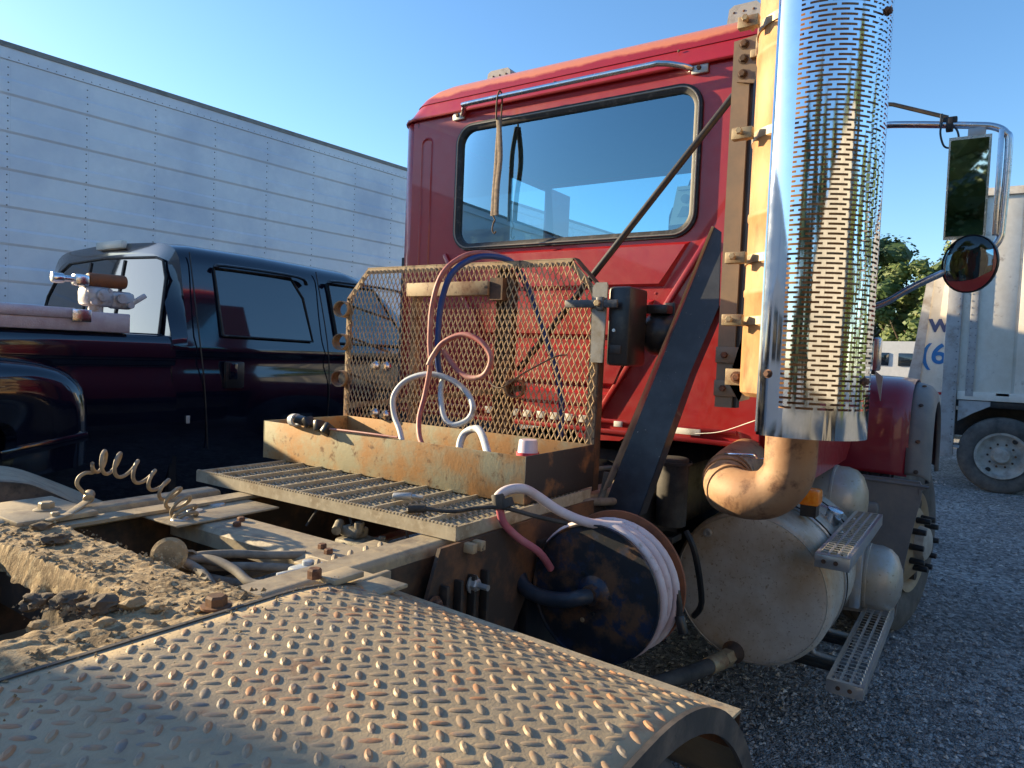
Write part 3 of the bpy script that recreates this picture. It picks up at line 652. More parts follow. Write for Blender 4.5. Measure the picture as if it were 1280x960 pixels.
mb = MB(); mb.tube([(2.26, .58, -.290), (2.29, .60, -.285), (2.28, .66, -.288), (2.31, .70, -.295), (2.29, .56, -.295), (2.34, .54, -.293)], .003, 6, sub=4); build(mb, 'safety_wire', 'chrome', el)

# perforated heat shield
sc_, sr = (2.11, .425), .17
seg = R(3.6); nseg = 55; ph0 = R(150)
zb0, ztop = -.187, 1.36
rowp = .0126; slot_h = .0060
z_rows = [zb0+.078+k*rowp for k in range(int((ztop-.02-zb0-.078)/rowp))]
zs = [zb0, zb0+.006]
for z in z_rows: zs += [z, z+slot_h]
zs += [ztop]
mb = MB(); vs = []; fs = []
for z in zs:
    for i in range(nseg+1):
        a = ph0+seg*i; rr = sr
        vs.append((sc_[0]+rr*math.cos(a), sc_[1]+rr*math.sin(a), z))
for k in range(len(zs)-1):
    isrow = k >= 2 and k % 2 == 0 and k < len(zs)-2
    rown = (k-2)//2
    for i in range(nseg):
        if isrow and 6 <= i < nseg-4:
            off = 0 if rown % 2 == 0 else 2.5
            if ((i*1.0+off) % 5) < 4 and ((i*1.0+off) % 5) >= 0 and ((i*1.0+off) % 5) < 3.9: continue
        o = k*(nseg+1)+i; fs.append((o, o+1, o+nseg+2, o+nseg+1))
mb.add(vs, fs, True)
# rounded lower left corner is suggested by a small return lip along both vertical edges
shd = build(mb, 'heat_shield', 'shroud', T)
a = ph0; c0_ = V((sc_[0]+sr*math.cos(a), sc_[1]+sr*math.sin(a), 0)); n_ = V((-math.cos(a), -math.sin(a), 0))*.02+V((.004, 0, 0)); tt_ = V((-math.sin(a), math.cos(a), 0))*-.0016
quadplate([c0_+V((0, 0, zb0+.01)), c0_+n_+V((0, 0, zb0+.01)), c0_+n_+V((0, 0, ztop)), c0_+V((0, 0, ztop))], tt_, 'added_sun_flange', 'shroud', shd)  # unseen flange added to keep sun off the muffler behind the slots
for a in (ph0, ph0+seg*nseg):
    e = MB(); c = V((sc_[0]+(sr+.001)*math.cos(a), sc_[1]+(sr+.001)*math.sin(a), 0)); e.box(c.x-.002, c.x+.002, c.y-.002, c.y+.002, zb0+.008, ztop); build(e, 'edge_lip', 'shroud', shd)
for (phd, z) in ((160, .985), (160, -.02), (252, .93), (252, -.03), (160, .5)):
    a = R(phd); c = V((sc_[0]+sr*math.cos(a), sc_[1]+sr*math.sin(a), z)); nrm = V((math.cos(a), math.sin(a), 0))
    if z == .5: continue
    mb = MB(); mb.hexb(c, nrm, .0095, .011); mb.rev([(0, .012), (.002, .012), (.003, 0)], c, nrm, 12); build(mb, 'bolt', 'bolt', shd)
    mb = MB(); mb.cyl(c, c-nrm*.05, .006, n=8); build(mb, 'standoff', 'dark_rust', shd)

# fuel tank
tx0, tx1, ty, tz, tr = 2.83, 3.62, .73, -.887, .31
mb = MB(); mb.rev([(0, 0), (.0, tr*.6), (.003, tr*.85), (.006, tr-.028), (.012, tr-.012), (.024, tr-.003), (.045, tr), (tx1-tx0-.04, tr), (tx1-tx0, tr-.03), (tx1-tx0, 0)], (tx0, ty, tz), (1, 0, 0), 64)
tank = build(mb, 'fuel_tank', 'alu_dusty', T)
for x in (3.10, 3.13, 3.42, 3.45):
    mb = MB(); w_ = .014
    mb.rev([(-w_, tr+.001), (-w_, tr+.006), (w_, tr+.006), (w_, tr+.001)], (x, ty, tz), (1, 0, 0), 64) if x in (3.10, 3.42) else mb.rev([(-.004, tr+.001), (-.004, tr+.008), (.004, tr+.008), (.004, tr+.001)], (x, ty, tz), (1, 0, 0), 64)
    build(mb, 'tank_strap', 'alu_step' if x in (3.10, 3.42) else 'black', tank)
mb = MB(); mb.rev([(0, .018), (.006, .018), (.008, .014), (.014, .014), (.014, .009), (.005, .008), (.005, 0)], (tx0, .903, -.692), (-1, 0, 0), 20); build(mb, 'tank_port', 'galv', tank)
mb = MB(); mb.rev([(0, .045), (.004, .044), (.02, .03), (.05, .028), (.05, 0)], (tx0, .775, -1.155), (-1, 0, 0), 20); build(mb, 'tank_outlet', 'dark_rust', tank)
mb = MB(); mb.cyl((3.30, .56, -.655), (3.30, .545, -.60), .03, n=6); mb.cyl((3.30, .52, -.665), (3.29, .50, -.605), .034, n=16, bev=.004); build(mb, 'filler_cap', 'chrome', tank)
mb = MB(); mb.rev([(-.001, .2935), (-.004, .2915), (-.001, .2895)], (tx0+.007, ty, tz), (1, 0, 0), 64); build(mb, 'weld_bead', 'alu_dusty', tank)
# fuel hose
mb = MB(); mb.tube([(2.72, .785, -1.153), (2.55, .83, -1.15), (2.3, .90, -1.13), (2.0, .99, -1.10), (1.7, 1.1, -1.0)], .029, 16, sub=5); fh = build(mb, 'fuel_hose', 'rubber', T)
mb = MB(); mb.cyl((2.775, .775, -1.155), (2.72, .785, -1.153), .034, n=6); mb.cyl((2.72, .785, -1.153), (2.63, .81, -1.152), .033, n=20, bev=.003); build(mb, 'hose_fitting', 'clamp', fh)
# amber marker
mb = MB(); mb.box(3.0, 3.09, .52, .60, -.555, -.49, .012); am = build(mb, 'amber_marker_light', 'amber', T)
build(box(3.01, 3.08, .53, .59, -.60, -.553), 'marker_bracket', 'black', am)

# steps
def step(x0, x1, y0, y1, zt_, name='step'):
    mb = MB(); h = .048; t = .003
    # top with slots: three rows of openings
    ny = 3; w = (y1-y0); nx_ = 26; L_ = x1-x0
    xs_ = [x0]; m_ = .02
    cell = (L_-2*m_)/nx_
    ysb = [y0, y0+.012]; rowh = (w-.024)/3
    for r in range(3): ysb += [y0+.012+rowh*r+rowh*.14, y0+.012+rowh*(r+1)-rowh*.14, y0+.012+rowh*(r+1)]
    ysb[-1] = y1-.012; ysb += [y1]
    for i in range(nx_): xs_ += [x0+m_+cell*i, x0+m_+cell*(i+.5)]
    xs_ += [x1-m_, x1]
    nX, nY = len(xs_), len(ysb)
    vs = []; fs = []
    for yy_i, y in enumerate(ysb):
        for xi, x in enumerate(xs_):
            hole_y = (yy_i % 3) in (2, 0) and 2 <= yy_i <= nY-3
            z = zt_
            if 2 <= xi < nX-1 and xi % 2 == 0 and hole_y: z = zt_+.006
            vs.append((x, y, z))
    for j in range(nY-1):
        for i in range(nX-1):
            hole = (j % 3 == 2) and 2 <= j <= nY-4 and 1 <= i < nX-2 and i % 2 == 1
            if hole: continue
            o = j*nX+i; fs.append((o, o+1, o+nX+1, o+nX))
    mb.add(vs, fs)
    s = build(mb, name, 'alu_step', T, thick=.0025)
    k = MB(); k.box(x0, x0+t, y0, y1, zt_-h, zt_-.001, .001); k.box(x0+t, x1-t, y0, y0+t, zt_-h, zt_-.001, .001); k.box(x0+t, x1-t, y1-t, y1, zt_-h, zt_-.001, .001); k.box(x1-t, x1, y0, y1, zt_-h, zt_-.001, .001)
    build(k, 'step_skirt', 'alu_step', s)
    for yy in (y0+.045, y0+.085): build(MB().rev([(0, 0), (0, .008), (.002, .008), (.002, 0)], (x0-.0005, yy, zt_-h*.5), (-1, 0, 0), 14), 'bolt', 'dark_rust', s)
    return s
s1 = step(2.80, 3.85, .297, .423, -1.148); s2 = step(2.68, 3.63, .352, .467, -.660)
for x in (3.10, 3.42):
    mb = MB(); mb.tube([(x, .55, -1.05), (x, .53, -1.16), (x, .49, -1.183), (x, .31, -1.183)], .012, 10, sub=4); build(mb, 'step_support', 'galv', s1)
    mb = MB(); mb.tube([(x, .45, -.66), (x, .42, -.69), (x, .37, -.70)], .012, 10, sub=3); build(mb, 'step_support', 'galv', s2)
    build(box(x-.03, x+.03, .42, .9, -1.225, -1.205, .002), 'step_support', 'black', s1)
mb = MB(); mb.box(3.4, 3.44, .40, .44, -1.05, -.70, .004); build(mb, 'step_support', 'alu_step', s2)

# air tanks
def airtank(x, z, r, y0, y1):
    mb = MB(); L_ = y1-y0
    mb.rev([(0, 0), (.008, r*.4), (.03, r*.75), (.06, r*.93), (.10, r), (.145, r), (.147, r+.004), (.158, r+.004), (.16, r), (L_, r), (L_, 0)], (x, y0, z), (0, 1, 0), 48)
    return build(mb, 'air_tank', 'alu', T)
airtank(3.86, -1.02, .163, .268, 1.0); airtank(3.80, -.645, .165, .433, 1.0)

# front wheel
wc = V((4.75, .44, -.99)); wax = V((-.20, -.98, 0)).normalized()
mb = tire_mb(wc, .53, .30, axis=wax); fwl = build(mb, 'front_wheel', 'tire', T)
mb = MB(); mb.rev([(.10, .30), (.155, .295), (.145, .27), (.12, .25), (.165, .19), (.18, .12), (.18, .0)], wc, wax, 40); build(mb, 'wheel_disc', 'wheel_cream', fwl)
mb = MB(); mb.rev([(.18, .10), (.225, .09), (.235, .07), (.235, 0)], wc, wax, 20); build(mb, 'hub', 'rim_silver', fwl)
u_, w_ = frame_of(wax)
for k in range(10):
    a = 2*math.pi*k/10; p = wc+wax*.172+(u_*math.cos(a)+w_*math.sin(a))*.145; mb = MB(); mb.cyl(p, p+wax*.075, .019, .016, n=10, bev=.003); build(mb, 'lug_nut', 'black_plastic', fwl)
for k in range(5):
    a = 2*math.pi*(k+.5)/5; p = wc+wax*.145+(u_*math.cos(a)+w_*math.sin(a))*.225; mb = MB(); mb.cyl(p-wax*.03, p+wax*.012, .028, n=14); build(mb, 'hand_hole', 'black', fwl)
# splash panel behind the wheel
mb = MB(); mb.prism([(.9, -.555), (.245, -.56), (.232, -.585), (.236, -.66), (.262, -.80), (.29, -1.0), (.315, -1.28), (.9, -1.33)], (4.15, 0, 0), (0, 1, 0), (0, 0, 1), (.03, 0, 0)); mb.tube([(4.15, .9, -.575), (4.15, .255, -.58), (4.152, .245, -.60), (4.16, .248, -.66), (4.16, .272, -.8), (4.16, .30, -1.0)], .008, 8, sub=3); mb.box(4.09, 4.15, .42, .60, -.76, -.69, .02); build(mb, 'splash_panel', 'grey_plastic', T)

# fender and flare
def sweep(path, y0, y1, th_, name, m, crown=.0, inner=None):
    n = len(path); mb = MB(); sub = spline([V((p[0], 0, p[1])) for p in path], 5); ny = 8
    def f(u, v):
        p = sub[round(u*(len(sub)-1))]; y = y0+(y1-y0)*v; e = crown*(2*v-1)**4
        c = V((4.78, 0, -.85)); dd = (c-p).normalized(); return (p.x+dd.x*e, y, p.z+dd.z*e)
    mb.grid(f, len(sub)-1, ny); return build(mb, name, m, T, thick=th_)
arch = [(4.25, -.55), (4.25, -.4), (4.27, -.22), (4.36, -.09), (4.56, -.035), (4.84, -.045), (5.1, -.14), (5.27, -.34), (5.33, -.58)]
ff = sweep(arch, .315, 1.0, .012, 'front_fender', 'red_shaded', .012)
arch2 = [(4.255, -.545), (4.26, -.4), (4.29, -.23), (4.38, -.115), (4.56, -.065), (4.84, -.075), (5.09, -.17), (5.24, -.35), (5.30, -.58)]
mb = MB(); sub = spline([V((p[0], 0, p[1])) for p in arch2], 5)
def flare(u, v):
    p = sub[round(u*(len(sub)-1))]; c = V((4.78, 0, -.8)); dd = (c-p).normalized()
    prof = [(.325, -.004), (.29, .0), (.25, .015), (.222, .05), (.212, .10), (.232, .11)]
    y, e = prof[round(v*5)]; return (p.x+dd.x*e, y, p.z+dd.z*e)
mb.grid(flare, len(sub)-1, 5); fla = build(mb, 'fender_flare', 'grey_plastic', T, thick=.008)
for k in (1, 6, 12, 18):
    p = sub[k]; mb = MB(); c = V((4.78, 0, -.8)); dd = (c-p).normalized(); mb.rev([(0, .012), (.004, .010), (.005, 0)], p-dd*.004+V((0, .272, 0)), -dd, 12); build(mb, 'bolt', 'dark_rust', fla)
# hood
mb = MB()
hs = [(4.3, .14), (4.6, .12), (5.2, .03), (5.8, -.08), (6.0, -.3)]
def hood(u, v):
    i = u*(len(hs)-1); k = min(int(i), len(hs)-2); t = i-k; x = hs[k][0]*(1-t)+hs[k+1][0]*t; zt_ = hs[k][1]*(1-t)+hs[k+1][1]*t
    P = [(.72, -.75), (.70, -.4), (.74, -.1), (.86, zt_-.04), (1.1, zt_), (1.54, zt_+.03), (1.98, zt_), (2.22, zt_-.04), (2.34, -.1), (2.38, -.4), (2.36, -.75)]
    j = min(int(round(v*(len(P)-1))), len(P)-1); return (x, P[j][0], P[j][1])
mb.grid(hood, 16, 10); build(mb, 'hood', 'red', T, thick=.01)
build(box(5.9, 6.1, .33, 2.83, -1.2, -.7, .04), 'front_bumper', 'black', T)
mb = MB(); mb.box(5.6, 5.64, .29, .42, -.97, -.66, .01); build(mb, 'mud_guard', 'black', T)
for y in (2.6,):
    build(tire_mb((4.75, y, -.99), .53, .30), 'front_wheel', 'tire', T)

# ------------- cab
cx0, cx1, cy0, cy1 = 2.63, 4.35, .585, 2.50; cz0, czt = -.30, 1.135
# rear wall with window hole, rounded corners
wy0, wy1, wz0, wz1, wr = .955, 2.125, .493, 1.063, .085
def rrect(y0, y1, z0, z1, r, n=8):
    P = []
    for (cy, cz, a0) in ((y1-r, z1-r, 0), (y0+r, z1-r, 90), (y0+r, z0+r, 180), (y1-r, z0+r, 270)):
        for k in range(n+1): a = R(a0+90*k/n); P.append((cy+r*math.cos(a), cz+r*math.sin(a)))
    return P
mb = MB(); inner = rrect(wy0, wy1, wz0, wz1, wr, 8); cr = .085
# outer boundary of flat area matched to the inner ring by projecting to rectangle edges
oy0, oy1, oz0, oz1 = cy0+cr, cy1-cr, .36, czt-.0
cyy, czz = (wy0+wy1)/2, (wz0+wz1)/2
outer = []
for (y, z) in inner:
    dy, dz = y-cyy, z-czz
    ty_ = ((oy1-cyy)/dy if dy > 0 else (oy0-cyy)/dy) if abs(dy) > 1e-6 else 1e9
    tz_ = ((oz1-czz)/dz if dz > 0 else (oz0-czz)/dz) if abs(dz) > 1e-6 else 1e9
    t = min(ty_, tz_); outer.append((cyy+dy*t, czz+dz*t))
n = len(inner)
# add exact corners by snapping nearest
for cyq, czq in ((oy1, oz1), (oy0, oz1), (oy0, oz0), (oy1, oz0)):
    k = min(range(n), key=lambda i: (outer[i][0]-cyq)**2+(outer[i][1]-czq)**2); outer[k] = (cyq, czq)
vs = [(cx0, y, z) for y, z in inner]+[(cx0, y, z) for y, z in outer]+[(cx0+.05, y, z) for y, z in inner]
fs = [(i, (i+1) % n, (i+1) % n+n, i+n) for i in range(n)]+[(i, (i+1) % n, (i+1) % n+2*n, i+2*n) for i in range(n)]
mb.add(vs, fs)
mb.add([(cx0, oy0, cz0), (cx0, oy1, cz0), (cx0, oy1, oz0), (cx0, oy0, oz0)], [(0, 1, 2, 3)])
# rounded rear corners then side walls with door windows
for (yc, s) in ((cy0+cr, -1), (cy1-cr, 1)):
    k = 8; ring = [(cx0+cr-cr*math.cos(R(90*i/k)), yc+s*cr*math.sin(R(90*i/k))) for i in range(k+1)]
    vs = [(a, b, cz0) for a, b in ring]+[(a, b, czt) for a, b in ring]
    mb.add(vs, [(i, i+1, i+k+2, i+k+1) for i in range(k)], True)
def wall_with_hole(y, x0, x1, z0, z1, hx0, hx1, hz0, hz1):
    vs = [(x0, y, z0), (x1, y, z0), (x1, y, z1), (x0, y, z1), (hx0, y, hz0), (hx1, y, hz0), (hx1, y, hz1), (hx0, y, hz1)]
    mb.add(vs, [(0, 1, 5, 4), (1, 2, 6, 5), (2, 3, 7, 6), (3, 0, 4, 7)])
wall_with_hole(cy0, cx0+cr, cx1, cz0, czt, 3.1, 4.0, .38, 1.10); wall_with_hole(cy1, cx0+cr, cx1, cz0, czt, 3.62, 4.02, .38, 1.10)
# front wall with windshield opening
vs = [(cx1, cy0, cz0), (cx1, cy1, cz0), (cx1-.32, cy1, czt), (cx1-.32, cy0, czt), (cx1-.16, cy0+.035, .30), (cx1-.16, cy1-.035, .30), (cx1-.31, cy1-.035, 1.12), (cx1-.31, cy0+.035, 1.12)]
mb.add(vs, [(0, 1, 5, 4), (1, 2, 6, 5), (2, 3, 7, 6), (3, 0, 4, 7)])
cab = build(mb, 'cab_shell', 'red', T, weld=True, thick=.004)
build(box(cx0+.01, cx1, cy0+.01, cy1-.01, cz0+.002, cz0+.02), 'cab_floor', 'interior', cab)
# inner trim
mb = MB(); mb.box(cx0+.012, cx0+.03, cy0+.02, cy1-.02, cz0+.02, .47); mb.box(4.05, 4.34, cy0+.02, cy1-.02, .0, .33, .05)
mb.box(cx0+.012, cx1-.36, cy0+.03, cy1-.03, czt+.0, czt+.02)
build(mb, 'cab_trim', 'interior', cab)
# roof
layers = [(-.012, -.004), (-.014, .012), (.0, .035), (.018, .075), (.04, .115), (.07, .15), (.11, .178), (.17, .198), (.27, .212), (.45, .222), (.7, .226)]
mb = MB(); rings = []; K = 40
def roofring(ins, ov=0):
    x0, x1, y0, y1 = cx0+ins, cx1-.30-ins*.8, cy0+ins*1.25, cy1-ins*1.25
    r = max(.03, .13-ins*.1); P = []
    for (cx, cy, a0) in ((x1-r, y1-r, 0), (x0+r, y1-r, 90), (x0+r, y0+r, 180), (x1-r, y0+r, 270)):
        for k in range(9): a = R(a0+90*k/8); P.append((cx+r*math.cos(a), cy+r*math.sin(a)))
    return P
vs = []; fs = []
for (ins, h) in layers: vs += [(a, b, czt+h) for a, b in roofring(min(ins, .7))]
nr_ = 36
for k in range(len(layers)-1):
    for i in range(nr_): fs.append((k*nr_+i, k*nr_+(i+1) % nr_, (k+1)*nr_+(i+1) % nr_, (k+1)*nr_+i))
fs.append(tuple(range((len(layers)-1)*nr_, len(layers)*nr_)))
mb.add(vs, fs, True); roof = build(mb, 'cab_roof', 'red', T)
# sun-faded patch material only on the upper roof skin is its own part, proud of the roof
vs = []; fs = []; sel = [(.0195, .079), (.04, .117), (.07, .152), (.11, .180), (.17, .200), (.27, .214), (.45, .224)]
for (ins, h) in sel: vs += [(a, b, czt+h+.002) for a, b in roofring(ins-.002)]
for k in range(len(sel)-1):
    for i in range(nr_): fs.append((k*nr_+i, k*nr_+(i+1) % nr_, (k+1)*nr_+(i+1) % nr_, (k+1)*nr_+i))
mb = MB().add(vs, fs, True)
def roof_fade():
    m = mat('faded_roof_paint', (.30, .008, .013), .45, coat=.3)
    n = m.node_tree.nodes; L = m.node_tree.links; p = n['Principled BSDF']
    tc = n.new('ShaderNodeTexCoord'); sp = n.new('ShaderNodeSeparateXYZ'); L.new(tc.outputs['Object'], sp.inputs[0])
    no = n.new('ShaderNodeTexNoise'); no.inputs['Scale'].default_value = 3.5; no.inputs['Detail'].default_value = 8; no.inputs['Roughness'].default_value = .7; L.new(tc.outputs['Object'], no.inputs[0])
    # clearcoat failure follows the crest of the roof edge
    r = n.new('ShaderNodeMapRange'); r.inputs[1].default_value = czt+ZO+.09; r.inputs[2].default_value = czt+ZO+.14
    L.new(sp.outputs[2], r.inputs[0])
    ad = n.new('ShaderNodeMath'); ad.operation = 'MULTIPLY_ADD'; ad.inputs[1].default_value = 1.6; L.new(no.outputs[0], ad.inputs[0]); 
    mm = n.new('ShaderNodeMath'); mm.operation = 'SUBTRACT'; mm.inputs[1].default_value = 1.05; L.new(r.outputs[0], mm.inputs[0]); L.new(mm.outputs[0], ad.inputs[2])
    r2 = n.new('ShaderNodeMapRange'); r2.inputs[1].default_value = .15; r2.inputs[2].default_value = .5; L.new(ad.outputs[0], r2.inputs[0])
    mx = n.new('ShaderNodeMix'); mx.data_type = 'RGBA'; L.new(r2.outputs[0], mx.inputs[0])
    old = p.inputs['Base Color'].links[0].from_socket; L.new(old, mx.inputs[6]); mx.inputs[7].default_value = (.62, .20, .09, 1); L.new(mx.outputs[2], p.inputs['Base Color'])
    return m
M['roof_fade'] = roof_fade()
mb.v = [(a-wl(T).x*0, b, c) for a, b, c in mb.v]
build(mb, 'faded_roof_skin', 'roof_fade', roof)
# gutter
gp_ = [(a, b, czt+.003) for a, b in roofring(-.016)]; gp_.append(gp_[0])
build(MB().tube(gp_, .008, 8), 'gutter', 'red', roof)
for (y, z) in ((1.62, 1.19), (1.06, 1.21), (1.95, 1.18)):
    mb = MB(); mb.rev([(0, .006), (.003, .005), (.004, 0)], (cx0-.002+.012, y, z), (-1, 0, 0), 10); build(mb, 'rivet_head', 'dark_rust', roof)
# window seal and glass
def ringband(P0, P1, x0, x1, name, m, parent):
    n = len(P0); vs = [(x0, *p) for p in P0]+[(x1, *p) for p in P1]; return [(i, (i+1) % n, (i+1) % n+n, i+n) for i in range(n)], vs
mb = MB()
prs = [(rrect(wy0-.012, wy1+.012, wz0-.012, wz1+.012, wr+.012), cx0-.003), (rrect(wy0-.010, wy1+.010, wz0-.010, wz1+.010, wr+.010), cx0-.014), (rrect(wy0+.006, wy1-.006, wz0+.006, wz1-.006, wr-.004), cx0-.016), (rrect(wy0+.022, wy1-.022, wz0+.022, wz1-.022, wr-.018), cx0-.008), (rrect(wy0+.024, wy1-.024, wz0+.024, wz1-.024, wr-.02), cx0+.012)]
n = len(prs[0][0]); vs = []; fs = []
for P_, xx in prs: vs += [(xx, *p) for p in P_]
for k in range(len(prs)-1):
    for i in range(n): fs.append((k*n+i, k*n+(i+1) % n, (k+1)*n+(i+1) % n, (k+1)*n+i))
mb.add(vs, fs, True)
win = build(mb, 'rear_window', 'seal', T)
P_ = rrect(wy0+.002, wy1-.002, wz0+.002, wz1-.002, wr-.002); pts = [(cx0-.017, *p) for p in P_]; pts.append(pts[0]); build(MB().tube(pts, .0035, 6), 'trim_bead', 'bead', win)
P_ = rrect(wy0+.02, wy1-.02, wz0+.02, wz1-.02, wr-.02); mb = MB().add([(cx0+.004, *p) for p in P_], [tuple(range(len(P_)))]); build(mb, 'window_glass', 'glass', win)
# windshield and door glass
mb = MB().add([(cx1-.155, cy0+.03, .29), (cx1-.155, cy1-.03, .29), (cx1-.305, cy1-.03, 1.122), (cx1-.305, cy0+.03, 1.122)], [(0, 1, 2, 3)]); build(mb, 'windshield', 'windshield', T)
for y in (cy0+.01, cy1-.01):
    mb = MB().add([(3.08, y, .36), (4.02, y, .36), (4.02, y, 1.12), (3.08, y, 1.12)], [(0, 1, 2, 3)]); build(mb, 'door_window', 'windshield', T)
# seats
for y, zt_ in ((1.05, .86), (2.20, .56)):
    mb = MB(); mb.box(3.2, 3.7, y-.22, y+.22, -.1, .14, .08); mb.box(3.08, 3.23, y-.24, y+.22, .10, zt_-.12, .12); mb.box(3.10, 3.22, y-.18, y+.14, .30, zt_, .08); build(mb, 'seat', 'seat', cab)
mb = MB(); mb.box(cx0+.05, cx0+.12, 2.0, 2.45-.03, 1.0, 1.12, .01); mb.box(2.66, 2.70, .7, 2.3, 1.09, 1.13, .01); build(mb, 'overhead_console', 'interior', cab)
# things on the glass: paper notice and two tags
mb = MB(); mb.add([(cx0+.03, .985, .545), (cx0+.03, 1.07, .54), (cx0+.03, 1.045, .69), (cx0+.03, .975, .69)], [(0, 1, 2, 3)]); pn = build(mb, 'window_notice', 'paper', win)
mb = MB(); mb.rev([(0, 0), (0, .018), (.001, 0)], (cx0+.028, 1.01, .64), (-1, 0, 0), 14); mb.add([(cx0+.028, .99, .57), (cx0+.028, 1.04, .57), (cx0+.028, 1.02, .61), (cx0+.028, 1.0, .61)], [(0, 1, 2, 3)]); mb.add([(cx0+.028, .985, .672), (cx0+.028, 1.04, .672), (cx0+.028, 1.04, .676), (cx0+.028, .985, .676)], [(0, 1, 2, 3)]); build(mb, 'notice_print', 'paper_ink', win)
mb = MB(); mb.add([(4.22, 2.72, 1.15), (4.22, 2.80, 1.15), (4.22, 2.80, 1.18), (4.22, 2.72, 1.18)], [(0, 1, 2, 3)])
# rear wall pressed panels (symmetric trapezoids, slightly proud / recessed)
def pressed(y0b, y1b, y0t, y1t, z0, z1, dep, name='pressed_panel', bev=.012):
    # frustum standing proud of the wall by dep
    o = [(cx0-.0, y0b, z0), (cx0-.0, y1b, z0), (cx0-.0, y1t, z1), (cx0-.0, y0t, z1)]
    i_ = [(cx0-dep, y0b+bev*1.5, z0+bev), (cx0-dep, y1b-bev*1.5, z0+bev), (cx0-dep, y1t-bev*1.5, z1-bev), (cx0-dep, y0t+bev*1.5, z1-bev)]
    mb = MB().add(o+i_, [(4, 5, 6, 7), (0, 1, 5, 4), (1, 2, 6, 5), (2, 3, 7, 6), (3, 0, 4, 7)]); return build(mb, name, 'red', cab)
def yr(px_z): return px_z
pressed(1.065, 2*CY-1.065, .965, 2*CY-.965, .295, .468, .016)
pressed(1.16, 2*CY-1.16, 1.10, 2*CY-1.10, .09, .245, .018)
pressed(1.24, 2*CY-1.24, 1.18, 2*CY-1.18, -.11, .055, .018)
pressed(1.30, 2*CY-1.30, 1.26, 2*CY-1.26, -.20, -.135, .012)
# sloping ribs beside the brace
for s in (0, 1):
    f_ = (lambda y: y) if s == 0 else (lambda y: 2*CY-y)
    build(MB().bar((cx0-.008, f_(1.33), -.235), (cx0-.008, f_(.90), .47), .022, .016, (1, 0, 0), .004), 'pressed_rib', 'red', cab)
for k in range(14):
    y = 1.10+k*.068
    mb = MB(); mb.rev([(0, .006), (.003, .005), (.004, 0)], (cx0, y, .27), (-1, 0, 0), 8); build(mb, 'rivet_head', 'red', cab)
build(box(cx0-.02, cx0, .66, 2.43, -.305, -.285, .004), 'sill_lip', 'red', cab)
build(box(cx0-.012, cx0, .75, 2.35, -.262, -.244, .004), 'sill_lip', 'red', cab)
mb = MB(); mb.prism([(1.18, -.30), (1.42, -.30), (1.42, -.33), (1.36, -.345), (1.30, -.335), (1.22, -.33)], (cx0-.012, 0, 0), (0, 1, 0), (0, 0, 1), (.006, 0, 0)); build(mb, 'sill_tab', 'red', cab)
# cab bottom right drop and side sill
quadplate([(cx0, .66, -.30), (cx0, .70, -.30), (cx0, .66, -.42), (cx0, .645, -.46)], (.02, 0, 0), 'sill_tab', 'red', cab)
quadplate([(2.66, .59, -.30), (4.3, .59, -.30), (4.3, .59, -.38), (4.1, .59, -.48), (2.69, .59, -.48)], (0, .02, 0), 'side_sill', 'red', T)
# vertical slots in the left and right of the wall
for f_ in ((lambda y: y), (lambda y: 2*CY-y)):
    ya = f_(2.35); yb = f_(2.30)
    y0, y1 = min(ya, yb), max(ya, yb)
    P_ = rrect(y0-.012, y1+.012, .30, 1.045, .028, 6); Q_ = rrect(y0, y1, .315, 1.03, .022, 6); n = len(P_)
    mb = MB().add([(cx0-.0015, *p) for p in P_]+[(cx0-.007, (a[0]+b[0])/2, (a[1]+b[1])/2) for a, b in zip(P_, Q_)]+[(cx0-.001, *p) for p in Q_], [(i, (i+1) % n, (i+1) % n+n, i+n) for i in range(n)]+[(i+n, (i+1) % n+n, (i+1) % n+2*n, i+2*n) for i in range(n)], True)
    build(mb, 'pressed_slot', 'red', cab)
# seam line near the left corner
build(box(cx0-.0015, cx0+.001, 2.385, 2.388, cz0, czt-.01), 'panel_seam', 'black', cab)
# reflector tape blocks
for y in (1.86, 1.79, 1.72, 1.65, 1.58, 1.51, 1.44, 1.37):
    build(box(cx0-.0215, cx0-.012, y, y+.038, -.268, -.238, .001), 'reflector_tape', 'white_tape', cab)
build(box(cx0-.0215, cx0-.012, 1.21, 1.245, -.272, -.250, .001), 'reflector_tape', 'white_tape', cab)
build(box(cx0-.0225, cx0-.012, .885, .985, -.275, -.252, .001), 'reflector_tape', 'white_tape', cab)
mb = MB(); mb.tube([(2.6, .90, -.268), (2.59, .8, -.25), (2.56, .68, -.20), (2.5, .6, -.165)], .0018, 5, sub=6); build(mb, 'tag_wire', 'white_tape', T)
# grab handle on side sill
mb = MB(); mb.tube([(3.35, .63, -.33), (3.36, .60, -.37), (3.37, .60, -.46), (3.36, .63, -.5)], .007, 8, sub=4); build(mb, 'latch_handle', 'clamp', T)

# grab bar above the window
mb = MB(); zb_ = 1.118
mb.tube([(cx0-.012, 2.105, 1.118), (cx0-.03, 2.085, 1.123), (cx0-.062, 2.05, 1.136), (cx0-.072, 1.98, 1.14), (cx0-.072, 1.2, 1.142), (cx0-.066, 1.10, 1.142), (cx0-.04, 1.03, 1.13), (cx0-.015, .995, 1.122)], .0115, 14, sub=5)
gb = build(mb, 'grab_bar', 'chrome', T)
for y in (2.13, .965):
    build(box(cx0-.016, cx0-.002, y-.035, y+.03, 1.098, 1.14, .004), 'grab_bar_foot', 'galv', gb)
    mb = MB(); mb.hexb((cx0-.016, y, 1.119), (-1, 0, 0), .009, .008); build(mb, 'bolt', 'dark_rust', gb)
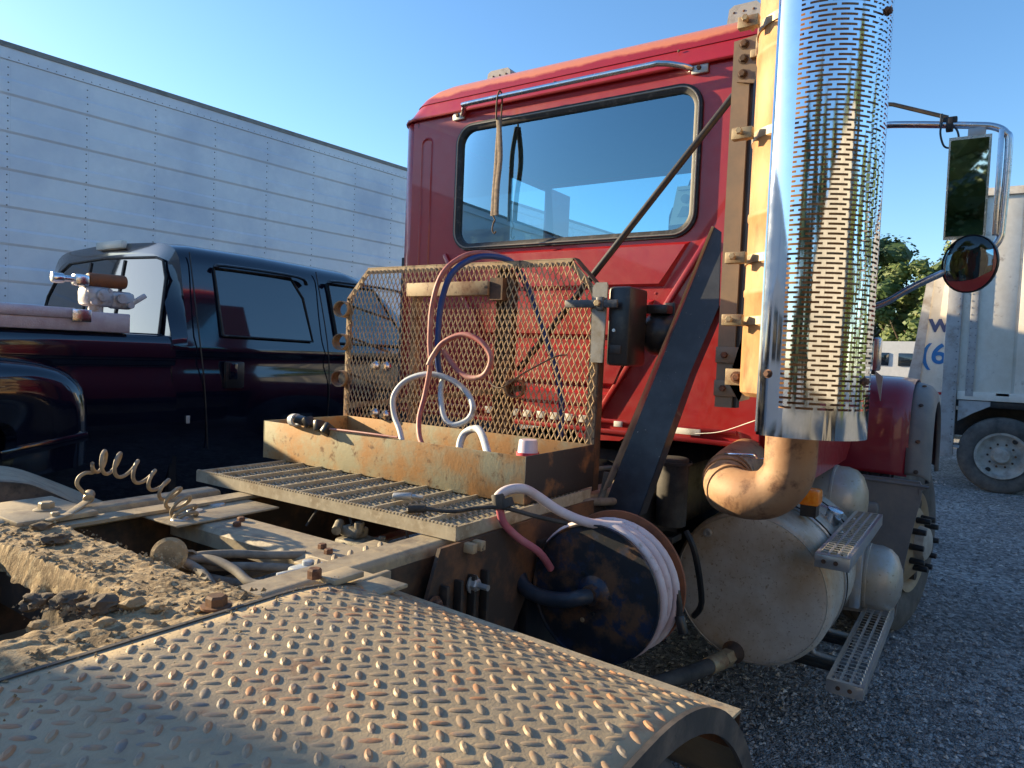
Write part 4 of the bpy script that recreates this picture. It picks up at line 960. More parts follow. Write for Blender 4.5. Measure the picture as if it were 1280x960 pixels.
# roof units
for (x, y0, y1, z0, h) in ((2.97, 2.085, 2.24, 1.36, .105), (2.93, .835, .975, 1.37, .11)):
    mb = MB(); mb.prism([(y0-.005, z0-.03), (y1+.005, z0-.03), (y1-.01, z0+h-.012), (y1-.03, z0+h), (y0+.02, z0+h), (y0+.005, z0+h-.015)], (x, 0, 0), (0, 1, 0), (0, 0, 1), (.2, 0, 0)); ru = build(mb, 'roof_light_unit', 'box_grey', T)
    mb = MB()
    for k in range(3): mb.rev([(0, .005), (.002, .004), (.003, 0)], (x, y0+.03+.04*k, z0+h-.03), (-1, 0, 0), 8)
    build(mb, 'rivet_head', 'dark_rust', ru)
# mirror assembly
mb = MB(); mb.tube([(3.95, .63, 1.20), (3.92, .50, 1.205), (3.9, .44, 1.205), (3.9, .12, 1.155), (3.9, .03, 1.135), (3.9, -.015, 1.10), (3.9, -.03, 1.04), (3.9, -.025, .70), (3.9, -.02, .63), (3.9, .005, .585), (3.9, .05, .55), (3.9, .30, .42), (3.92, .45, .33), (3.95, .63, .29)], .0165, 12, sub=5)
ma = build(mb, 'mirror_arm', 'chrome', T)
mb = MB(); mb.tube([(3.95, .63, 1.36), (3.92, .45, 1.31), (3.9, .215, 1.205)], .010, 8); mb.box(3.885, 3.915, .175, .235, 1.165, 1.205, .006); mb.box(3.88, 3.92, .19, .22, 1.14, 1.20, .004); build(mb, 'mirror_brace', 'black', ma)
mb = MB(); mb.tube([(3.86, .235, 1.175), (3.85, .238, 1.12), (3.85, .22, 1.06), (3.85, .19, 1.05), (3.85, .165, 1.08), (3.85, .17, 1.12), (3.86, .19, 1.155)], .0045, 6, sub=5); mb.tube([(3.88, .24, 1.22), (3.88, .24, 1.16)], .006, 6); build(mb, 'cable_tie', 'black_plastic', ma)
mb = MB(); mb.add([(3.874, .035, .625), (3.869, .20, .625), (3.836, .20, 1.09), (3.841, .035, 1.09), (3.93, .05, .64), (3.94, .19, .64), (3.94, .19, 1.08), (3.93, .05, 1.08)], [(0, 1, 2, 3), (4, 7, 6, 5), (0, 4, 5, 1), (1, 5, 6, 2), (2, 6, 7, 3), (3, 7, 4, 0)]); 
mh = build(mb, 'mirror_head', 'chrome', T)
mtx = None
quadplate([(3.871, .045, .64), (3.866, .192, .64), (3.834, .192, 1.075), (3.839, .045, 1.075)], (-.003, 0, 0), 'mirror_glass', 'mirror', mh)
mb = MB(); mb.box(3.87, 3.91, .06, .13, 1.09, 1.135, .005); build(mb, 'mirror_mount', 'galv', mh)
mb = MB(); mb.box(3.88, 3.905, -.01, .012, .64, 1.12, .004); build(mb, 'mirror_mount', 'chrome', mh)
rm = MB(); rm.rev([(.03, 0), (.02, .10), (.0, .132), (-.012, .132), (-.012, .126)], (3.83, .085, .505), (.83, -.555, .03), 36); rmo = build(rm, 'round_mirror', 'black_plastic', T)
rm = MB(); rm.rev([(-.022, 0), (-.021, .04), (-.019, .08), (-.0145, .11), (-.010, .126)], (3.83, .085, .505), (.83, -.555, .03), 36); build(rm, 'mirror_glass', 'mirror', rmo)
# side view objects near the hood: bracket and grab handle
mb = MB(); mb.tube([(4.3, .58, .18), (4.3, .52, .17), (4.3, .50, .05), (4.3, .51, -.02)], .012, 8, sub=4); build(mb, 'hood_handle', 'black_plastic', T)
mb = MB(); mb.box(4.25, 4.28, .47, .51, -.0, .18, .01); build(mb, 'side_marker', 'chrome', T)
quadplate([(4.2, .45, -.03), (4.2, .49, .0), (4.2, .47, -.10), (4.2, .455, -.16)], (.02, 0, 0), 'fender_hinge', 'galv', T)

# cylinders and clutter under the cab
mb = MB(); mb.cyl((2.55, .96, -.62), (2.55, .96, -.36), .058, n=24, bev=.008); mb.rev([(-.004, .066), (-.004, .07), (.006, .07), (.006, .066)], (2.55, .96, -.38), (0, 0, 1), 24); build(mb, 'cab_air_spring', 'rubber', T)
mb = MB(); mb.box(2.5, 2.6, .93, 1.0, -.68, -.655, .004); mb.tube([(2.5, .88, -.62), (2.5, .84, -.7), (2.6, .84, -.9), (2.7, .9, -1.0)], .012, 8, sub=4); mb.box(2.4, 2.8, 1.02, 1.10, -.75, -.5, .01); build(mb, 'cab_support', 'black', T)
mb = MB(); mb.cyl((2.0, 1.10, -.47), (2.3, 1.02, -.50), .014, n=10); mb.tube([(2.25, 1.09, -.40), (2.24, 1.10, -.48), (2.2, 1.12, -.56), (2.2, 1.14, -.66)], .013, 8, sub=4); build(mb, 'air_line', 'hose_dusty', T)
mb = MB(); mb.tube([(2.3, 1.03, -.40), (2.28, 1.08, -.385), (2.22, 1.14, -.40), (2.15, 1.16, -.46)], .008, 8, sub=4); build(mb, 'air_line', 'hose_dusty', T)
# hanger bracket and battery-box style step below the deck
mb = MB(); mb.prism([(1.30, -.472), (2.1, -.472), (2.1, -.56), (1.75, -.62), (1.5, -.95), (1.28, -.95), (1.25, -.6)], (0, 1.06, 0), (1, 0, 0), (0, 0, 1), (0, .01, 0)); hb = build(mb, 'hanger_plate', 'dark_rust', T)
for k in range(4):
    build(box(1.30+.055*k, 1.312+.055*k, 1.035, 1.06, -.90, -.56, .003), 'hanger_rib', 'frame_dark', hb)
for (x, z) in ((1.27, -.60), (1.42, -.585)):
    mb = MB(); mb.hexb((x, 1.05, z), (0, -1, 0), .017, .02); mb.cyl((x, 1.05, z), (x, 1.0, z), .008, n=8); mb.rev([(0, .024), (.004, .024), (.005, 0)], (x, 1.05, z), (0, -1, 0), 14); build(mb, 'bolt', 'bolt' if x < 1.3 else 'galv', hb)
for k in range(4):
    z = -.55-.05*k; mb = MB(); mb.box(1.74, 2.25, 1.045, 1.065, z-.012, z+.012, .003); build(mb, 'ladder_bar', 'frame_dark', T)
build(box(1.72, 2.3, 1.07, 1.105, -.95, -.50, .01), 'equipment_box', 'black', T)
for i in range(2):
    mb = MB(); mb.box(1.39+.035*i, 1.41+.035*i, 1.03, 1.075, -.50, -.475, .003); build(mb, 'rusty_tab', 'mesh_frame', T)

# hose reel
rx0, rxw, ry_, rz_, rr_ = 1.72, .16, .857, -.645, .19
mb = MB(); mb.rev([(0, 0), (0, rr_-.004), (-.006, rr_-.002), (-.006, rr_+.002), (.002, rr_+.003), (.004, rr_), (.006, rr_-.01), (.006, 0)], (rx0, ry_, rz_), (1, 0, 0), 56)
reel = build(mb, 'hose_reel', 'reel_face', T)
mb = MB(); mb.rev([(0, 0), (0, rr_+.012), (.006, rr_+.014), (.010, rr_+.010), (.010, 0)], (rx0+rxw, ry_, rz_), (1, 0, 0), 56); build(mb, 'reel_flange', 'reel_rust', reel)
mb = MB(); mb.cyl((rx0, ry_, rz_), (rx0+rxw, ry_, rz_), .12, n=32, caps=False); build(mb, 'reel_drum', 'reel_rust', reel)
mb = MB(); mb.rev([(0, .05), (-.006, .045), (-.012, .03), (-.03, .026), (-.03, 0)], (rx0, ry_, rz_), (1, 0, 0), 24); build(mb, 'reel_hub', 'reel_face', reel)
for k, (dy, dz) in enumerate(((.035, .05), (-.05, .0), (.0, -.055), (.03, -.08), (.06, -.02))):
    mb = MB(); mb.rev([(0, .007), (-.002, .006), (-.003, 0)], (rx0-.001, ry_+dy, rz_+dz), (1, 0, 0), 10); build(mb, 'bolt', 'black' if k != 3 else 'clamp', reel)
# wound hose: helix on the drum
pts = []; hr = .0135
for i in range(0, 5*40+1):
    a = 2*math.pi*i/40; x = rx0+.018+(i/200)*(rxw-.036)+.004*math.sin(a*.5); r_ = rr_-.002-.02*abs(math.sin(i/200*3.3))+.005*math.sin(a*.7); pts.append((x, ry_+r_*math.cos(a+.6), rz_+r_*math.sin(a+.6)))
mb = MB().tube(pts, hr, 10); wh = build(mb, 'wound_hose', 'hose_white', reel)
mb = MB(); e = V(pts[-1]); mb.tube([(rx0+rxw-.03, ry_-.175, rz_+.06), (rx0+rxw-.03, ry_-.195, rz_-.01), (rx0+rxw-.03, ry_-.20, rz_-.05)], .010, 10, sub=4); mb.cyl((rx0+rxw-.03, ry_-.20, rz_-.05), (rx0+rxw-.035, ry_-.215, rz_-.095), .014, n=12, bev=.002); build(mb, 'hose_end_fitting', 'black_plastic', reel)
# white hose rising from the reel to the deck corner
mb = MB(); mb.tube([(1.76, .80, -.455), (1.72, .88, -.452), (1.68, .95, -.425), (1.64, 1.0, -.385), (1.60, 1.02, -.362), (1.56, 1.045, -.362), (1.535, 1.06, -.378), (1.53, 1.055, -.395)], .0135, 12, sub=5); build(mb, 'rising_hose', 'hose_white', reel)
mb = MB(); mb.tube([(1.535, 1.055, -.405), (1.55, 1.05, -.45), (1.60, 1.03, -.50), (1.66, 1.0, -.545), (1.71, .99, -.60)], .011, 10, sub=5); build(mb, 'rising_hose', 'hose_pink', reel)
mb = MB(); mb.cyl((1.533, 1.062, -.372), (1.533, 1.052, -.410), .018, n=14, bev=.003); mb.cyl((1.545, 1.045, -.385), (1.545, 1.035, -.405), .02, n=12); build(mb, 'hose_wrap', 'rubber', reel)
# thick dark supply hose
mb = MB(); mb.tube([(rx0-.028, ry_+.0, rz_+.0), (rx0-.055, ry_+.015, rz_-.0), (rx0-.065, ry_+.05, rz_-.012), (rx0-.065, ry_+.12, rz_-.02), (rx0-.06, ry_+.18, rz_-.012), (rx0-.035, ry_+.222, rz_+.015), (rx0+.01, ry_+.235, rz_+.045), (rx0+.06, ry_+.22, rz_+.06), (rx0+.12, ry_+.2, rz_+.05)], .021, 16, sub=6); build(mb, 'supply_hose', 'hose_dark', reel)

# pneumatic valve between the rails
mb = MB(); mb.box(1.36, 1.45, 1.36, 1.50, -.60, -.535, .01); mb.cyl((1.37, 1.40, -.56), (1.33, 1.40, -.56), .018, n=14, bev=.003); mb.cyl((1.37, 1.46, -.56), (1.33, 1.46, -.56), .018, n=14, bev=.003)
mb.box(1.38, 1.43, 1.43, 1.50, -.535, -.505, .008); mb.cyl((1.40, 1.44, -.52), (1.40, 1.44, -.49), .014, n=10); mb.cyl((1.36, 1.49, -.515), (1.40, 1.52, -.505), .014, n=10); mb.hexb((1.42, 1.37, -.535), (0, 0, 1), .012, .014)
vlv = build(mb, 'air_valve', 'valve', T)
build(box(1.355, 1.50, 1.26, 1.36, -.56, -.535, .006), 'valve_plate', 'valve', vlv)
mb = MB(); mb.tube([(1.40, 1.47, -.50), (1.42, 1.53, -.455), (1.4, 1.60, -.47), (1.38, 1.64, -.53)], .004, 6, sub=5); mb.tube([(1.40, 1.44, -.49), (1.44, 1.40, -.455), (1.46, 1.34, -.47), (1.45, 1.30, -.52)], .004, 6, sub=5); build(mb, 'valve_line', 'rubber', vlv)
# hose bundle in the frame bay
H = [[(.93, 1.60, -.56), (.925, 1.53, -.515), (.95, 1.46, -.50), (.96, 1.38, -.51), (.955, 1.30, -.525), (.99, 1.25, -.51)],
     [(.92, 1.60, -.55), (.915, 1.52, -.51), (.92, 1.44, -.52), (.90, 1.35, -.545), (.895, 1.30, -.57)],
     [(.93, 1.61, -.57), (.93, 1.52, -.53), (1.0, 1.42, -.52), (1.08, 1.33, -.525), (1.1, 1.28, -.53)],
     [(.94, 1.60, -.55), (.94, 1.52, -.505), (1.0, 1.46, -.498), (1.06, 1.40, -.502), (1.12, 1.33, -.50)],
     [(.93, 1.62, -.57), (.93, 1.54, -.54), (.96, 1.42, -.545), (1.0, 1.33, -.545), (1.05, 1.27, -.53)]]
for k, hp in enumerate(H): build(MB().tube(hp, .0105, 10, sub=6), 'frame_air_hose', 'hose_dusty', T)
mb = MB(); mb.rev([(-.012, .021), (-.012, .027), (.012, .027), (.012, .021)], (.925, 1.525, -.515), (.0, 1, -.4), 16); mb.rev([(-.032, .019), (-.032, .024), (-.015, .026), (-.015, .02)], (.925, 1.525, -.515), (.0, 1, -.4), 16); build(mb, 'hose_band', 'hose_dusty', T)
mb = MB(); mb.cyl((.985, 1.262, -.512), (1.03, 1.235, -.505), .0135, n=12, bev=.003); mb.box(1.02, 1.10, 1.222, 1.275, -.515, -.494, .008); mb.cyl((1.06, 1.25, -.496), (1.06, 1.25, -.484), .013, n=12, bev=.002); build(mb, 'hose_fitting', 'fitting_pale', T)
mb = MB(); mb.rev([(-.006, 0), (-.006, .034), (0, .038), (.012, .038), (.02, .03), (.022, 0)], (.865, 1.48, -.475), (-.5, -.75, .25), 26); build(mb, 'dusty_cap', 'mud', T)
mb = MB(); mb.rev([(-.006, 0), (-.006, .026), (.02, .028), (.022, 0)], (.90, 1.40, -.55), (-.5, -.75, .25), 20); build(mb, 'dusty_cap', 'mud_dark', T)
# coiled brass-coloured air line on a bracket at the left rail
mb = MB(); mb.bar((.80, 1.925, -.462), (.865, 1.94, -.458), .024, .006, bev=.002); mb.bar((.86, 1.94, -.458), (.955, 2.035, -.448), .022, .006, bev=.002); cb = build(mb, 'coil_bracket', 'frame', T)
mb = MB(); mb.cyl((.945, 2.02, -.444), (.965, 2.055, -.436), .014, n=10, bev=.003); build(mb, 'coil_fitting', 'clamp', cb); build(MB().hexb((.83, 1.945, -.46), (0, 0, 1), .011, .012), 'bolt', 'frame', cb)
ctrl = [(.975, 2.04, -.345), (1.01, 2.0, -.352), (1.06, 1.93, -.385), (1.09, 1.87, -.425), (1.10, 1.82, -.462), (1.10, 1.80, -.485)]
axis = spline([V(p) for p in ctrl], 40); na = len(axis); turns = 9.0; pts = spline([V(q) for q in ((.945, 2.045, -.43), (.925, 2.04, -.405), (.928, 2.04, -.385), (.945, 2.04, -.374), (.965, 2.04, -.376))], 5)
for i in range(0, na):
    t = (axis[min(i+1, na-1)]-axis[max(i-1, 0)]).normalized(); u, w = frame_of(t); a = 2*math.pi*turns*i/na
    pts.append(axis[i]+(u*math.cos(a)+w*math.sin(a))*(.028+.004*math.sin(i*.05)))
build(MB().tube(pts, .0052, 8), 'coiled_air_line', 'coil', cb)

# ------------------------------------------------------------------ loose things on the truck
def tubething(name, pts, r, m, label, cat, n=12, sub=6, group=None):
    return build(MB().tube(pts, r, n, sub=sub), name, m, None, label, cat, group)
hose = thing('air_hose', (1.95, 1.6, -.35), 'long blue and pale air hose looped over the top of the rusty mesh headboard', 'hose')
mb = MB(); mb.tube([(2.22, 1.27, -.29), (2.24, 1.29, -.12), (2.24, 1.37, .08), (2.24, 1.45, .25), (2.21, 1.50, .345), (2.15, 1.555, .368), (2.09, 1.61, .352), (2.03, 1.655, .29), (2.02, 1.69, .18), (2.02, 1.70, .05), (2.03, 1.70, -.05), (2.06, 1.70, -.10)], .0115, 12, sub=8); build(mb, 'blue_section', 'hose_blue', hose)
mb = MB(); mb.tube([(2.06, 1.70, -.10), (2.03, 1.685, -.15), (2.0, 1.64, -.235), (2.0, 1.595, -.262), (2.02, 1.545, -.24), (2.03, 1.53, -.195), (2.05, 1.58, -.14), (2.04, 1.66, -.095), (2.02, 1.75, -.085), (2.0, 1.835, -.115), (1.98, 1.875, -.175), (1.97, 1.86, -.245), (1.95, 1.81, -.30), (1.92, 1.76, -.36)], .011, 12, sub=8); build(mb, 'pale_section', 'hose_pale', hose)
tubething('air_hose', [(2.19, 1.52, .365), (2.13, 1.58, .379), (2.07, 1.635, .360), (2.01, 1.68, .292), (2.0, 1.715, .18), (2.0, 1.722, .05), (2.0, 1.715, -.05), (2.0, 1.735, -.16), (1.96, 1.725, -.25), (1.92, 1.68, -.32), (1.9, 1.62, -.36)], .0098, 'hose_red', 'faded red air hose hanging down the mesh headboard into the rusty tray', 'hose')
tubething('air_hose', [(1.99, 1.715, -.05), (2.0, 1.70, -.01), (2.01, 1.66, .04), (2.02, 1.58, .068), (2.02, 1.50, .045), (2.02, 1.452, -.01), (2.02, 1.475, -.07), (2.02, 1.53, -.088), (2.02, 1.59, -.07), (2.02, 1.645, -.02), (2.01, 1.665, .01)], .0105, 'hose_red', 'round loop of faded pink red hose hung on the middle of the mesh', 'hose')
tubething('air_hose', [(1.93, 1.50, -.40), (1.96, 1.53, -.33), (1.98, 1.525, -.285), (1.97, 1.47, -.262), (1.94, 1.42, -.275), (1.86, 1.33, -.335), (1.80, 1.26, -.40)], .0135, 'hose_pale', 'short pale hose end arching up out of the right half of the rusty tray', 'hose')
# hanging strap
st = thing('tie_down_strap', (2.56, 1.83, .54), 'tan rubber strap hooked over the chrome bar in front of the cab window', 'strap')
mb = MB(); mb.tube([(2.55, 1.858, 1.04), (2.545, 1.855, 1.12), (2.555, 1.85, 1.165), (2.57, 1.845, 1.14), (2.565, 1.843, 1.04)], .004, 8, sub=4); build(mb, 'top_hook', 'dark_rust', st)
mb = MB(); mb.tube([(2.555, 1.85, 1.05), (2.55, 1.835, .95), (2.552, 1.83, .86), (2.556, 1.842, .74), (2.56, 1.845, .62)], .014, 10, sub=5, flat=.25); mb.tube([(2.566, 1.85, 1.05), (2.574, 1.862, .94), (2.574, 1.865, .84), (2.57, 1.868, .72), (2.566, 1.868, .62)], .013, 10, sub=5, flat=.25); build(mb, 'rubber_band', 'strap', st)
mb = MB(); mb.tube([(2.56, 1.862, .62), (2.56, 1.85, .60), (2.56, 1.858, .585), (2.56, 1.862, .555), (2.56, 1.85, .54), (2.56, 1.842, .55)], .0035, 8, sub=4); build(mb, 'bottom_hook', 'dark_rust', st)
# wrench-like ratchet clips lying over the tray edge
rc_ = thing('ratchet_strap', (1.72, 2.05, -.31), 'black ratchet strap with a pale ring lying over the front edge of the tray', 'strap')
mb = MB(); mb.rev([(-.016, .017), (-.016, .024), (.016, .024), (.016, .017), (-.016, .017)], (1.735, 2.145, -.278), (.25, 1, -.1), 20); build(mb, 'pale_ring', 'hose_pale', rc_)
for k, (y, z) in enumerate(((2.11, -.276), (2.065, -.280), (2.01, -.288), (1.965, -.295))):
    mb = MB(); m_ = Matrix.Translation((1.735, y, z)) @ Matrix.Rotation(.5*k+.3, 4, 'X') @ Matrix.Rotation(.4-.3*k, 4, 'Z'); mb.box(-.022, .022, -.021, .021, -.012+.001*k, .014, .007, m_); build(mb, 'ratchet_segment', 'black_plastic', rc_)
mb = MB(); mb.tube([(1.733, 1.95, -.293), (1.733, 1.8, -.291), (1.736, 1.62, -.291)], .004, 6, sub=4); build(mb, 'webbing', 'hose_red', rc_)
# cup with red label
cu = thing('plastic_cup', (1.90, 1.20, -.43), 'small clear cup with a red label standing in the right corner of the tray', 'cup')
mb = MB(); mb.rev([(0, 0), (0, .030), (.12, .036), (.125, .033), (.16, .030), (.165, .028), (.165, 0)], (1.90, 1.205, -.433), (0, 0, 1), 24); build(mb, 'cup_body', 'cup_clear', cu)
mb = MB(); mb.rev([(0.04, .0345), (.125, .0372)], (1.90, 1.205, -.433), (0, 0, 1), 24); build(mb, 'red_label', 'cup_red', cu)
# thin cable lying across the grating
mb = MB(); mb.tube([(1.42, 1.27, -.427), (1.44, 1.24, -.425), (1.47, 1.16, -.424), (1.50, 1.10, -.41), (1.53, 1.04, -.405), (1.60, .98, -.43), (1.68, .93, -.455)], .006, 8, sub=5); mb.cyl((1.42, 1.275, -.427), (1.445, 1.235, -.424), .012, n=10)
build(mb, 'grease_line', 'rubber', None, 'thin black line with a coupling lying across the steel grating deck', 'line')
mb = MB(); mb.cyl((1.475, 1.385, -.418), (1.50, 1.335, -.414), .011, n=12, bev=.003); mb.cyl((1.50, 1.335, -.414), (1.51, 1.30, -.414), .007, n=10); build(mb, 'hose_coupling', 'galv', None, 'small grey metal coupling lying on the grating behind the tray corner', 'coupling')
mb = MB(); mb.tube([(2.12, 1.53, -.10), (2.10, 1.46, -.12), (2.10, 1.36, -.06), (2.10, 1.24, .0), (2.12, 1.20, .01)], .006, 8, sub=5, flat=.4); build(mb, 'bungee_strap', 'strap', None, 'thin flat strap stretched slanting across the right half of the mesh', 'strap')
# clods of dirt
from mathutils import noise as NN
def clod(x, y, z, r, m, label, sq=.7, seed=1, name='dirt_clod'):
    mb = MB(); bm = bmesh.new(); bmesh.ops.create_icosphere(bm, subdivisions=3 if r > .02 else 2, radius=1)
    vs = []
    for q in bm.verts:
        c = q.co.copy(); k = 1+.45*NN.noise(c*1.7+V((seed*3.1, 0, 0)))+.35*NN.noise(c*4+V((0, seed, 0)))+.15*NN.noise(c*9); c *= k; vs.append((x+c.x*r*1.15, y+c.y*r, z+c.z*r*sq))
    bm.verts.index_update(); fs = [[v.index for v in f.verts] for f in bm.faces]; bm.free(); mb.add(vs, fs, True)
    return build(mb, name, m, None, label, 'dirt clod', 'dirt clods on the muddy frame')
L_ = [(.60, 1.235, -.455, .030, 'mud_dark', 'large dark dirt clod at the edge of the dark pit, the rightmost big one'),
      (.585, 1.31, -.458, .028, 'mud_dark', 'dark rough dirt clod in the middle of the heap beside the pit'),
      (.555, 1.355, -.462, .027, 'mud_dark', 'dark dirt clod at the left frame edge beside the pit'),
      (.572, 1.16, -.458, .017, 'mud', 'reddish flat lump of dirt on the rail beside the tread plate'),
      (.655, 1.155, -.455, .015, 'mud', 'small rounded tan pebble of dirt on the rail behind the clods'),
      (.505, 1.235, -.462, .016, 'mud', 'flat pale crumb of dirt in front of the dark clods'),
      (.635, 1.195, -.452, .022, 'mud', 'knobbly tan dirt clod where the crossmember meets the rail'),
      (.765, 1.86, -.455, .022, 'mud_dark', 'dark flat clod on the far end of the muddy crossmember'),
      (.735, 1.72, -.455, .026, 'mud_dark', 'larger dark clod casting a shadow along the muddy crossmember'),
      (.70, 1.10, -.458, .010, 'mud', 'tiny dirt crumb next to the rusty bolt on the rail')]
for k, (x, y, z, r, m, lab) in enumerate(L_): clod(x, y, z-.004, r*.9, m, lab, sq=.55, seed=k+1)
cr_ = MB()
for k in range(1500):
    if k % 3: x = rnd.uniform(.66, .83); y = rnd.uniform(1.1, 2.0)
    else: x = rnd.uniform(.3, .84); y = rnd.uniform(1.06, 1.2)
    if k % 5 == 0: x = rnd.gauss(.58, .03); y = rnd.gauss(1.26, .06)
    r = .0012+.006*rnd.random()**3; z = -.466
    if k > 1150: x = rnd.uniform(.1, .95); y = 1.03-.12*rnd.random()**2; z = -.447; r *= .5
    vs = [(x+r*rnd.uniform(.6, 1.3), y, z), (x-r*rnd.uniform(.6, 1.3), y, z), (x, y+r*rnd.uniform(.6, 1.3), z), (x, y-r*rnd.uniform(.6, 1.3), z), (x, y, z+r*1.1)]
    cr_.add(vs, [(0, 2, 4), (2, 1, 4), (1, 3, 4), (3, 0, 4)])
build(cr_, 'dirt_crumbs', 'mud', T, kind='stuff')
# ------------------------------------------------------------------ PICKUP
pk = thing('pickup_truck', (3.0, 5.2, -ZO), 'dark navy crew cab dually pickup parked beside the red truck', 'pickup')
PY = 4.2; C0 = 5.2
def sect(x0s, secs, name, m, parent, nsub=3):   # loft of closed cross sections at given x
    mb = MB(); n = len(secs[0]); vs = []; fs = []
    for x, s in zip(x0s, secs): vs += [((x if not isinstance(p, tuple) or len(p) < 3 else p[2]), p[0], p[1]) for p in s]
    for k in range(len(secs)-1):
        for i in range(n-1): fs.append((k*n+i, k*n+i+1, (k+1)*n+i+1, (k+1)*n+i))
    mb.add(vs, fs, True); return build(mb, name, m, parent)
def mirror_sec(half): return half+[(2*C0-y, z) for (y, z) in half[::-1]]
bed_half = [(4.30, -1.05), (4.24, -.85), (4.20, -.62), (4.185, -.45), (4.19, -.30), (4.215, -.17), (4.205, -.12), (4.21, -.03), (4.235, .02), (4.27, .032), (4.33, .028), (4.35, .0), (4.36, -.45)]
# smooth with spline
def smooth_half(h, k=3): return [(p.x, p.y) for p in spline([V((a, b, 0)) for a, b in h], k)]
bh = smooth_half(bed_half)
sect([-.6, 2.47], [bh, bh], 'bed_side', 'navy_car', pk)
bh2 = [(2*C0-y, z) for y, z in bh]; sect([-.6, 2.47], [bh2, bh2], 'bed_side', 'navy_car', pk)
build(box(-.6, 2.47, 4.3, 6.1, -.47, -.45), 'bed_floor', 'navy_car', pk); build(box(2.43, 2.47, 4.3, 6.1, -.45, .02), 'bed_front', 'navy_car', pk)
build(box(-.64, -.6, 4.22, 6.18, -.85, .02, .01), 'tailgate', 'navy_car', pk)
# flare
fp = [(0.10, -.62), (.14, -.42), (.26, -.24), (.50, -.145), (1.0, -.125), (1.45, -.13), (1.70, -.16), (1.84, -.24), (1.89, -.40), (1.89, -.68)]
sub = spline([V((p[0], 0, p[1])) for p in fp], 5)
mb = MB()
def flr(u, v):
    p = sub[round(u*(len(sub)-1))]; prof = [(4.21, -.03), (4.13, -.015), (4.05, .01), (4.005, .05), (3.985, .11), (3.99, .25), (4.0, .40), (4.06, .43)]
    c = V((1.0, 0, -.8)); dd = (c-p).normalized(); y, e = prof[round(v*7)]; return (p.x+dd.x*e, y, p.z+dd.z*e)
mb.grid(flr, len(sub)-1, 7); flar = build(mb, 'wheel_flare', 'navy_car', pk)
mb = MB(); mb.rev([(0, .0), (.012, .02), (.0, .04)], (1.40, 3.985, -.50), (0, -1, 0), 16); build(mb, 'clearance_light', 'lens', flar)
mb = MB(); mb.bar((1.45, 3.985, -.60), (1.86, 3.99, -.53), .02, .05, (0, 0, 1), .008); build(mb, 'flare_lip', 'navy_car', flar)
mb = tire_mb((1.0, 4.16, -1.12), .40, .26); pw = build(mb, 'rear_wheel', 'tire', pk)
build(tire_mb((1.0, 6.2, -1.12), .40, .26), 'rear_wheel', 'tire', pk); build(tire_mb((5.0, 4.35, -1.12), .40, .26), 'front_wheel', 'tire', pk); build(tire_mb((5.0, 6.05, -1.12), .40, .26), 'front_wheel', 'tire', pk)
# cab loft
def cabsec(zr, yr_, zbelt=.03, ins=0.0):
    h = [(4.32, -1.05), (4.25, -.85), (4.205, -.62), (4.19, -.42), (4.195, -.25), (4.215, -.15), (4.215, -.09), (4.205, -.05), (4.225, .03), (yr_-.06+ins, (zr-.09)*.55), (yr_-.02+ins, zr-.16), (yr_+.02+ins, zr-.085), (yr_+.10+ins, zr-.03), (yr_+.30+ins, zr), (C0, zr+.02)]
    h = [h[0]]+smooth_half(h[1:], 2); return h+[(2*C0-y, z) for (y, z) in h[::-1][1:]]
xs_ = [2.54, 2.55, 2.56, 2.66, 3.2, 4.0, 4.3, 4.75, 5.2, 5.25, 6.4, 6.5]
sc_list = [cabsec(.585, 4.42, ins=.03), cabsec(.63, 4.38, ins=.01), cabsec(.65, 4.35), cabsec(.662, 4.34), cabsec(.668, 4.34), cabsec(.655, 4.345), cabsec(.61, 4.36), cabsec(.36, 4.40), cabsec(.12, 4.42), cabsec(.10, 4.42), cabsec(.02, 4.45), cabsec(-.3, 4.5)]
sc_list[0] = [(y, z, (2.54-max(0, .585-z)*.16) if z > 0 else 2.446) for y, z in sc_list[0]]
pc = sect(xs_, sc_list, 'cab_body', 'navy_car', pk)
# rear wall cap
s0 = sc_list[0]; mb = MB().add([(x_, y, z) for y, z, x_ in s0], [tuple(range(len(s0)))]); build(mb, 'cab_rear_wall', 'navy_car', pk)
# rear glass
gx = lambda z: 2.437+max(0, z)*.16
def py_glass(pts, x, name, m, parent, d=-.006): return quadplate([(gx(b)+.01, a, b) for a, b in pts], (d, 0, 0), name, m, parent)
rg = py_glass([(4.36, .03), (4.40, .40), (4.47, .515), (4.55, .535), (5.2, .555), (5.72, .535), (5.86, .47), (5.98, .30), (6.06, .03)], 2.497, 'rear_window', 'tint', pk, -.008)
pts = [(gx(b)-.002, a, b) for a, b in [(4.35, .02), (4.39, .40), (4.46, .522), (4.55, .545), (5.2, .565), (5.73, .545), (5.87, .475), (5.99, .30), (6.07, .02), (4.35, .02)]]; build(MB().tube(pts, .009, 6), 'window_seal', 'seal', rg)
for (a0_, z0_, a1_, z1_) in ((4.94, .03, 4.94, .54), (4.96, .41, 5.4, .41), (5.41, .03, 5.41, .54)): build(MB().bar((gx(z0_)-.003, a0_, z0_), (gx(z1_)-.003, a1_, z1_), .02, .008, (1, 0, 0)), 'slider_frame', 'seal', rg)
mb = MB(); mb.box(2.515, 2.56, 4.98, 5.34, .625, .685, .012); tb = build(mb, 'high_brake_light', 'lens_pale', pk)
